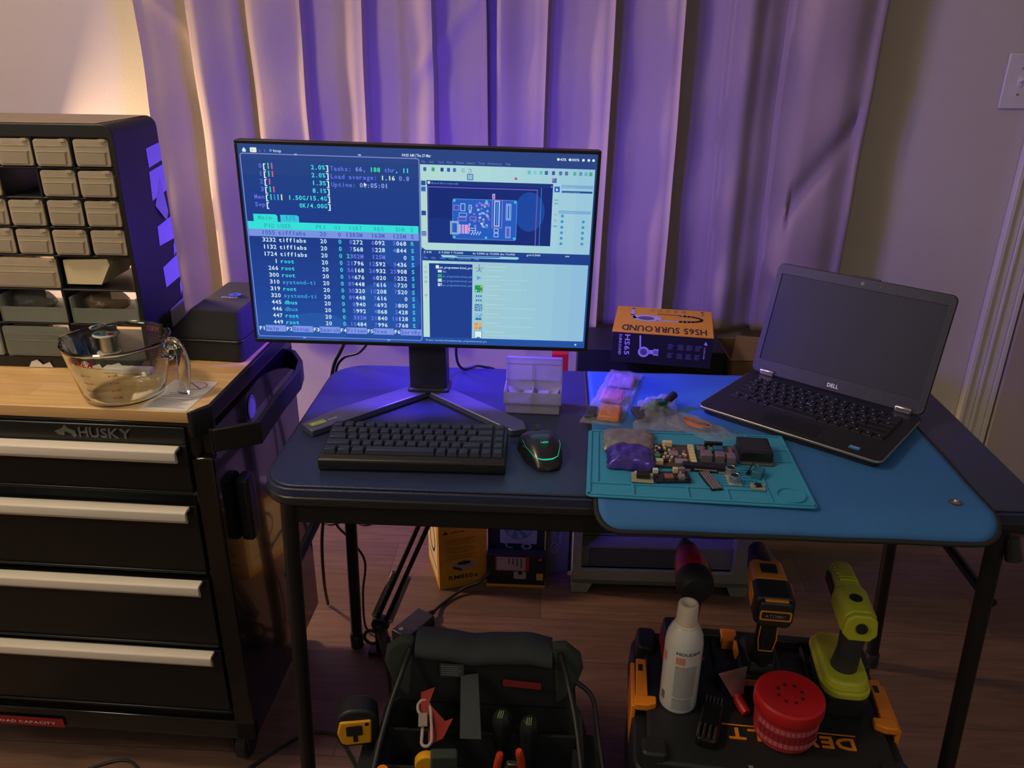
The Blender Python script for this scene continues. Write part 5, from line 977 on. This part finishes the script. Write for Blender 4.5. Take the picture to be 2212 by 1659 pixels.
for s_ in (-1, 1):
    b = MB(); b.tube(smoothpath([(s_*.135, .085, .37), (s_*.150, .06, .33), (s_*.165, .0, .295), (s_*.176, -.08, .25), (s_*.185, -.14, .18)]), .005, 8); b.build('piping', BLK, t, smooth=50)
b = MB(); b.tube(smoothpath([(.165, .06, .33), (.195, .05, .305), (.205, .02, .26), (.215, -.03, .22)]), .0045, 8); b.build('cord_loop', BLK, t, smooth=50)
b = MB(); b.prism([(-.018, -.0), (.020, -.0), (.006, .115), (-.026, .110)], 0, .004, 0, TF((-.018, -.018, .262), (28, 0, 0))); b.build('divider_strap', FABG, t, bev=.001)
b = MB(); b.rect(-.035, -.0075, .035, .0075, 0, TF((.068, .076, .302), (86, 0, -5))); b.build('maker_patch', mt('patch_dark_red', '#7c1f20', .7), t, label='dark red cloth patch')
b = MB(); b.rect(-.022, -.016, .022, .012, 0, TF((-.060, .0765, .330), (86, 0, 0)));
for i in range(5): b.rect(-.019, -.012+i*.0045, .012+(i % 3)*.003, -.0105+i*.0045, 1, TF((-.060, .0760, .330), (86, 0, 0)))
b.build('care_label', [FABG, GRY], t)
for x in (-.11, -.05, .02, .09):
    b = MB(); b.tube([(x, -.10, .13), (x, -.10, .236)], .003, 6); b.build('inner_seam', BLK, t)
b = MB(); b.b2((-.172, -.05, .13), (.168, -.044, .225)); b.b2((-.172, .02, .13), (.168, .026, .238)); b.build('inner_divider', FAB, t, bev=.002)
# tools in the bag
t = thing('cinch_strap', 'red cloth strap with a white looped edge in the tool bag', 'strap', (-.195, 1.09, .262), 0)
b = MB(); b.add([(-.020, .052, .020), (.006, .056, .030), (-.002, .030, .016), (-.016, .020, .010), (.0, .0, 0), (.030, .006, .0), (.044, .010, .004), (.030, -.028, -.006), (.006, -.040, -.010)], [(0, 3, 2, 1), (4, 8, 7, 5), (5, 7, 6), (3, 4, 5, 2)]); b.build('red_webbing', mt('red_webbing', '#8f2620', .7, bump=.3), t, solid=.002)
lp = smoothpath([(-.022, .030, .012), (-.016, .038, .014), (-.006, .036, .014), (.002, .022, .010), (.006, .0, .006), (.010, -.022, .004), (.012, -.040, 0), (.006, -.050, -.002), (-.004, -.046, -.002), (-.006, -.030, 0), (-.008, -.010, .004), (-.013, .008, .008), (-.020, .018, .010), (-.022, .030, .012)], 4)[:-1]
b = MB(); b.tube(lp, .0030, 8, closed=True); b.build('white_loop', mt('white_webbing', '#b3a49c', .7), t, smooth=60)
b = MB(); b.box((-.008, -.004, .011), (.016, .030, .004), rot=(0, 0, 8)); b.build('loop_clip', mt('grey_clip', '#9a9088', .6), t, bev=.001)
for i, (x, y, lb) in enumerate(((-.062, 1.098, 'black screwdriver handle with green marks, left one of the pair in the bag'), (-.013, 1.085, 'black screwdriver handle with green marks, right one of the pair in the bag'))):
    t = thing('screwdriver', lb, 'screwdriver', (x, y, .14), 10*i, 'screwdrivers in the tool bag')
    b = MB(); b.lathe([(.010, 0), (.012, .05), (.017, .10), (.0185, .128), (.017, .138), (.012, .146), (.004, .150), (.0005, .1505)], 8); b.build('grip', BLK, t, smooth=25)
    b = MB()
    for k in (-1, 0, 1): b.line([(-.004+k*.0035, -.006), (-.001+k*.0035, .006)], .0016, 0, TF((0, -.008, .1502), (25, 0, 0)))
    b.build('grip_marks', mt('mark_green', '#5f8a5c', .5), t)
t = thing('tape_measure', 'yellow and black tape measure clipped to the left side of the tool bag', 'tape measure', (-.318, 1.080, .232), 12)
b = MB(); b.prism(rr(-.036, 0, .036, .082, [.014, .03, .026, .014], 6), -.018, .022, 0, FR); b.build('tape_body', BLK, t, bev=.005, seg=3)
b = MB(); b.prism([(-.030, .012), (-.020, .008), (.022, .008), (.024, .060), (-.030, .062), (-.036, .036)], .018, .0255, 0, FR); b.build('yellow_cover', mt('tape_yellow', '#e3a31c', .35), t, bev=.003)
b = MB(); b.prism(rr(-.020, .030, .008, .052, .003, 3), .0255, .0265, 0, FR); b.prism([(-.009, .016), (-.001, .016), (-.001, .030), (-.009, .030)], .0255, .0265, 0, FR); b.build('black_emblem', BLK, t)
b = MB(); b.cyl((.016, -.026, .054), .0035, .002, rot=(90, 0, 0)); b.build('screw', BLKM, t)
t = thing('utility_knife', 'yellow and grey knife handle at the front of the tool bag', 'knife', (-.172, 1.000, .12), 8)
b = MB(); b.box((.012, 0, .085), (.046, .020, .17), rot=(0, 4, 0)); b.build('grey_handle', GRN, t, bev=.004)
b = MB(); b.cyl((-.012, 0, .150), .020, .016, rot=(90, 0, 0)); b.build('yellow_end', mt('tape_yellow', '#e3a31c', .35), t, bev=.003)
t = thing('pliers', 'pliers with orange-red grips at the front centre of the tool bag', 'pliers', (-.046, 1.015, .12), 15)
for s_ in (-1, 1):
    b = MB(); b.tube(smoothpath([(s_*.005, 0, 0), (s_*.012, 0, .06), (s_*.022, -.002, .12), (s_*.016, -.004, .168)]), [.006]*13+[.007]*5+[.005], 8); b.build('grip', mt('grip_orange_red', '#c23f22', .45), t, smooth=50)
b = MB(); b.box((0, .004, .11), (.020, .010, .05), rot=(0, 18, 0)); b.build('steel_head', MET, t, bev=.002)
t = thing('small_tool', 'small orange-ended tool at the near left corner of the tool bag', 'tool', (-.262, .985, .13), 0)
b = MB(); b.tube([(0, 0, 0), (.004, 0, .10), (.006, -.002, .135)], [.008, .012, .010], 10); b.build('orange_end', ORG, t, smooth=50)

# ================================================================== STACKING TOOL CASE AND WHAT STANDS ON IT
CP = mt('toolcase_black', '#1d2021', .5, bump=.35, bscale=300, var=.08)
t = thing('stacking_tool_case', 'black stackable tool case with orange side latches at the lower right', 'tool case', (.402, 1.155, 0), -4)
TZ = .288
b = MB(); b.prism(rr(-.225, -.170, .225, .170, .03), 0, .205, 0); b.build('case_box', CP, t, bev=.005)
b = MB(); b.prism(rr(-.232, -.176, .232, .176, .035), .207, .268, 0, None, sc=.985); b.prism(rr(-.205, -.165, .205, .160, .02), .268, TZ); b.build('case_lid', CP, t, bev=.006, seg=3)
b = MB(); 
for a in ((-.222, .09, -.180, .160), (.180, .09, .222, .160), (-.220, -.165, -.170, -.12), (.170, -.165, .220, -.12)):
    k = MB(); k.prism(rr(*a, .012, 4), .268, .302, 0, None, sc=.84); k.build('corner_block', CP, t, bev=.004)
b.b2((-.16, .145, TZ-.01), (.16, .165, .305)); b.b2((-.075, .02, TZ-.01), (-.067, .15, .298)); b.b2((.095, .02, TZ-.01), (.103, .15, .298)); b.build('lid_ribs', CP, t, bev=.004)
for s_ in (-1, 1):
    b = MB(); x = s_*.214; b.prism([(x-.010, -.050), (x+.012, -.050), (x+.012, .070), (x-.008, .070)], .283, .296, 0); b.prism([(x-s_*.010, -.052), (x+s_*.012, -.052), (x+s_*.012, -.028), (x-s_*.026, -.028), (x-s_*.026, -.045)][::s_], .286, .300, 0); b.b2((x+s_*.010, -.05, .20), (x+s_*.018, .06, .294)); o = b.build('latch', ORG, t, bev=.002)
    k = MB()
    for y in (-.035, .045): k.b2((x-.004, y-.008, .2955), (x+.004, y+.008, .2975))
    k.build('latch_slot', BLK, o)
b = MB(); b.b2((-.055, .125, .288), (-.025, .160, .312)); b.build('orange_tab', ORG, t, bev=.002)
b = MB(); b.prism([(-.045, .03), (.02, .026), (.03, .045), (-.045, .052)], .289, .300); b.build('orange_inset', ORG, t, bev=.002)
b = MB(); RT_ = TF((0, 0, TZ+.0006), (0, 0, 180)); b.text('DEWALT', -.145, .075, .034, 0, RT_, 0, True, width=.215, depth=.002); b.rect(-.15, .066, .075, .069, 0, RT_, .001); b.build('deck_lettering', ORG, t, label='orange raised lettering facing away')
b = MB(); b.prism(rr(-.065, -.205, .06, -.172, .006), .235, .262, 0); b.build('front_handle', mt('smoked_plastic', '#2c3131', .25, coat=.4), t, bev=.004)
b = MB(); b.text('TSTAK', -.030, -.166, .014, 0, TF((0, 0, .2886)), 0, True, width=.050, depth=.0008); b.poly([(-.042, -.152), (-.033, -.152), (-.036, -.166), (-.039, -.166)], 0, None, .2894); b.build('case_lettering', GRY, t)
b = MB(); b.b2((-.205, -.205, .258), (-.135, -.160, .268)); 
for i in range(4): b.b2((-.195+i*.015, -.19, .268), (-.188+i*.015, -.17, .272))
b.build('front_latch', mt('latch_grey', '#5b615e', .4), t, bev=.001)
t = thing('air_duster_can', 'white spray can with white cap on the left of the black tool case', 'can', (.252, 1.142, TZ), -103)
b = MB(); b.lathe([(.030, 0), (.0325, .003), (.033, .006), (.033, .140), (.031, .155), (.026, .168), (.0215, .175), (.019, .178)], 36); b.build('can_body', mt('can_white', '#c9cac6', .28, var=.03, coat=.3), t, smooth=50)
b = MB(); b.lathe([(.0205, .174), (.0205, .178), (.0185, .180), (.0175, .216), (.0165, .219), (.013, .220), (.0125, .216), (.006, .212), (.0002, .212)], 30); b.build('cap', mt('cap_cream', '#d8c9b8', .4), t, smooth=40)
b = MB()
def cylmap(src, r=.0332):
    for v in src.v: b.v.append((r*math.cos(v[0]/r), r*math.sin(v[0]/r), v[1]))
    n = len(b.v)-len(src.v); b.f += [tuple(i+n for i in f) for f in src.f]; b.m += src.m
sm = MB(); sm.text('HOUDINI', -.010, .132, .009, 0, None, 0, True, width=.044); cylmap(sm, .0334)
sm = MB()
def cr(x0, y0, x1, y1, m_):
    n = 6
    for i in range(n): sm.rect(x0+(x1-x0)*i/n, y0, x0+(x1-x0)*(i+1)/n, y1, m_)
cr(-.010, .112, .006, .127, 1); cr(-.010, .040, .030, .108, 2); cr(-.010, .010, .026, .036, 2); cr(-.035, .022, -.026, .040, 3); cr(.022, .05, .025, .095, 1); cr(-.008, .100, .012, .105, 1); cr(-.040, .105, -.030, .125, 1); cylmap(sm, .0333)
sm = MB()
for i in range(12): cr(-.008, .094-i*.0062, .026-(i % 4)*.003, .0965-i*.0062, 4)
for i in range(4): cr(-.008, .031-i*.005, .020, .0328-i*.005, 4)
cylmap(sm, .0334); b.build('label_print', [mt('print_navy', '#20406c', .5), mt('print_salmon', '#c8857c', .5), mt('print_pale_blue', '#93a9ac', .5), mt('print_slate', '#5d6c6c', .5), mt('print_pinkgrey', '#b09a98', .5)], t)

def driver(name, label, loc, rz, hr, hl, mats, z_head, hand, foot, style):
    """loc = foot centre; head lies along local +y (front away from the viewer)"""
    t = thing(name, label, 'power tool', loc, rz); A, B, C_ = mats
    y0, y1 = hand, hand+hl
    TH = Matrix(((1, 0, 0, 0), (0, 0, 1, 0), (0, -1, 0, 0), (0, 0, 0, 1))); TH = Matrix.Translation((0, 0, z_head)) @ Matrix(((1, 0, 0, 0), (0, 0, 1, 0), (0, 1, 0, 0), (0, 0, 0, 1)))
    return t, TH
# red impact driver
t = thing('impact_driver', 'red and black impact driver standing behind the white spray can', 'power tool', (.275, 1.262, TZ), 0)
HY = Matrix(((1, 0, 0, 0), (0, 0, 1, 0), (0, 1, 0, 0), (0, 0, 0, 1)))    # lathe axis z -> world y
def HT_(z, y=0, x=0): return Matrix.Translation((x, y, z)) @ HY
b = MB(); b.lathe([(.010, -.072), (.024, -.070), (.031, -.060), (.034, -.045), (.033, -.030), (.030, -.026)], 26, 0, HT_(.205)); b.build('rear_bumper', mt('rubber_black', '#17191a', .6), t, smooth=45)
b = MB(); b.lathe([(.030, -.028), (.0315, -.01), (.029, .015), (.025, .035), (.021, .045)], 26, 0, HT_(.205)); b.b2((-.010, -.025, .232), (.010, -.004, .238)); b.build('motor_housing', RED, t, smooth=45)
b = MB(); b.lathe([(.021, .043), (.019, .060), (.012, .066), (.010, .082), (.0005, .083)], 22, 0, HT_(.205)); b.build('chuck', DK, t, smooth=45)
b = MB(); b.tube([(0, -.035, .19), (0, -.028, .12), (0, -.020, .05)], [.020, .018, .020], 14); b.build('grip', BLK, t, smooth=50)
b = MB(); b.prism(rr(-.036, -.05, .036, .055, .01), 0, .032); b.prism(rr(-.034, -.048, .034, .05, .01), .034, .052); b.build('battery', BLK, t, bev=.003)
b = MB(); b.b2((-.0345, -.046, .0325), (.0345, .05, .0338)); b.b2((-.040, -.03, .012), (-.036, .03, .024)); b.build('red_latch', RED, t)
# yellow-orange drill
OR2 = mt('drill_orange', '#dd8a1c', .4); t = thing('cordless_drill', 'orange and black cordless drill in the middle of the tool case', 'power tool', (.412, 1.232, TZ), -4)
b = MB(); b.lathe([(.0005, .135), (.012, .134), (.019, .126), (.022, .105), (.027, .080), (.029, .058), (.029, .050)], 24, 0, HT_(.185)); b.build('chuck', mt('chuck_black', '#181b24', .35), t, smooth=45)
b = MB(); b.prism(rr(-.032, -.028, .032, .030, .012, 4), -.008, .055, 0, HT_(.185), sc=.92); b.build('orange_shell', OR2, t, bev=.003)
b = MB(); b.prism(rr(-.015, .010, .015, .038, .003, 3), .205, .2160); b.build('top_recess', BLK, t, bev=.001)
b = MB(); b.prism(rr(-.034, -.030, .034, .030, .012, 4), -.062, -.006, 0, HT_(.185)); b.prism(rr(-.029, -.026, .029, .026, .010, 4), -.072, -.060, 0, HT_(.185)); b.build('motor_cover', BLK, t, bev=.004)
b = MB(); ET = TF((0, -.0725, .185), (90, 0, 0)); ring(b, rr(-.027, -.010, .027, .010, .004, 3), rr(-.024, -.0075, .024, .0075, .003, 3), 0, .0015, ET); b.text('ATOMIC', 0, -.004, .009, 1, ET, .001, True, align='c', width=.036); b.build('rear_plate', [OR2, GRY], t)
for z in (.212, .166):
    b = MB(); b.box((0, -.066, z), (.040, .006, .004)); b.build('vent_trim', OR2, t, bev=.001)
for s_ in (-1, 1):
    b = MB(); b.box((s_*.0345, -.020, .190), (.003, .034, .030), rot=(10, 0, 0)); b.build('side_badge', OR2, t, bev=.001)
b = MB(); b.tube([(0, -.030, .165), (0, -.028, .115), (0, -.022, .075), (0, -.016, .045)], [.021, .018, .019, .024], 16); b.build('grip', BLK, t, smooth=50)
b = MB(); b.tube([(-.014, -.044, .150), (-.016, -.044, .110), (-.012, -.042, .082), (.012, -.042, .082), (.016, -.044, .110), (.014, -.044, .150)], .0012, 6); b.build('grip_outline', OR2, t)
b = MB(); b.prism(rr(-.038, -.052, .038, .060, .012), 0, .030); b.prism(rr(-.030, -.045, .030, .050, .012), .030, .048, sc=.8); b.build('battery', BLK, t, bev=.003)
b = MB(); b.b2((-.032, -.0545, .008), (.010, -.051, .022)); b.build('battery_button', OR2, t, bev=.001)
b = MB(); b.b2((-.042, .0, .02), (-.036, .03, .040)); b.build('battery_release', OR2, t, bev=.001)
# lime impact driver
LIME = mt('lime_plastic', '#b9bd2f', .42, var=.05); t = thing('impact_driver', 'lime-yellow and grey impact driver at the right end of the tool case', 'power tool', (.545, 1.170, TZ), -5)
hex_ = [(-.030, -.014), (-.018, -.028), (.018, -.028), (.030, -.014), (.026, .016), (.014, .027), (-.014, .027), (-.026, .016)]
b = MB(); b.prism(hex_, -.030, .045, 0, HT_(.190)); b.prism([(x*.86, y*.86) for x, y in hex_], .045, .125, 0, HT_(.190), sc=.86); b.prism([(x*.96, y*.96) for x, y in hex_][::-1], .030, .042, 0, HT_(.190, -.072), sc=1) ; b.build('motor_housing', LIME, t, bev=.003)
b = MB()
for i in range(6): b.b2((-.016, .062+i*.011, .2105-i*.0012), (.016, .066+i*.011, .2145-i*.0014))
b.build('vent_ribs', LIME, t, bev=.001)
b = MB(); b.cyl((0, -.0435, .192), .0095, .006, rot=(90, 0, 0)); b.build('rear_port', BLK, t)
b = MB(); b.b2((-.0265, .06, .178), (-.0235, .11, .198)); b.build('side_badge', BLK, t)
b = MB(); b.cyl((-.002, .006, .212), .011, .012, n=16); b.build('selector_knob', BLK, t)
b = MB(); b.tube([(0, -.012, .168), (0, -.008, .120), (0, -.002, .085), (0, .004, .058)], [.0225, .0205, .0225, .025], 18); b.build('grip', DK, t, smooth=50)
b = MB(); b.prism(rr(-.040, -.052, .040, .095, [.03, .02, .02, .03], 6), .058, .074, 0, None, sc=.9); b.prism(rr(-.042, -.055, .042, .098, [.03, .02, .02, .03], 6), .044, .059, 0); b.build('battery_foot', LIME, t, bev=.004, seg=3)
b = MB(); b.prism(rr(-.038, -.048, .038, .085, .014), 0, .044); b.build('battery', BLK, t, bev=.003)
# red jar
t = thing('screw_jar', 'round red jar with perforated red lid at the front of the tool case', 'jar', (.426, 1.082, TZ+.0005), -98)
b = MB(); b.lathe([(.046, 0), (.050, .003), (.052, .012), (.0545, .060), (.0545, .064)], 44); b.build('jar_body', mt('translucent_red', '#b5343c', .35, var=.25, scale=20, coat=.3), t, smooth=40)
b = MB(); b.lathe([(.057, .060), (.0585, .064), (.0585, .078), (.057, .084), (.053, .0865), (.050, .0855), (.0005, .085)], 44); b.build('jar_lid', RED, t, smooth=35)
b = MB()
for a in range(0, 360, 45): b.disc(.021*math.cos(R(a+20)), .021*math.sin(R(a+20)), .0032, 0, None, .0864, 12)
b.build('lid_holes', mt('hole_dark', '#3a0c10', .8), t)
b = MB(); sm = MB()
for k in range(3):
    for i in range(14): sm.rect(-.06+i*.0086, .016+k*.014, -.06+i*.0086+.0076, .026+k*.014, k % 2)
for v in sm.v: b.v.append((.0552*math.cos(v[0]/.055), .0552*math.sin(v[0]/.055), v[1]))
b.f = sm.f; b.m = sm.m; b.build('jar_label', [mt('label_rose', '#c06068', .5), mt('label_maroon', '#8f2430', .5)], t)
t = thing('scraper', 'steel scraper blade standing left of the red jar', 'scraper', (.358, 1.142, TZ), 22)
b = MB(); b.prism([(-.012, 0), (.012, 0), (.030, .045), (-.030, .045)], -.001, .001, 0, TF((0, 0, .020), (58, 0, 0))); b.build('blade', MET, t, bev=.0003)
b = MB(); b.tube([(0, -.03, .006), (0, -.005, .012), (0, .004, .022)], [.009, .010, .008], 10); b.build('handle', RED, t, smooth=50)
t = thing('hand_tool', 'black tool with chrome ridges lying between the spray can and scraper', 'tool', (.300, 1.085, TZ), -18)
b = MB(); b.prism(rr(-.018, -.050, .018, .050, .008), 0, .020); b.build('tool_body', BLKG, t, bev=.004)
b = MB()
for i in range(4): b.tube([(-.015+i*.009, -.048, .020), (-.015+i*.009, -.030, .026), (-.015+i*.009, -.018, .022)], .0026, 8)
b.build('chrome_ridges', mt('chrome_dark', '#8c8c88', .15, .95), t, smooth=50)
b = MB()
for i in range(5): b.b2((-.014+i*.0065, .038, .020), (-.0125+i*.0065, .048, .026))
b.build('comb_teeth', MET, t)
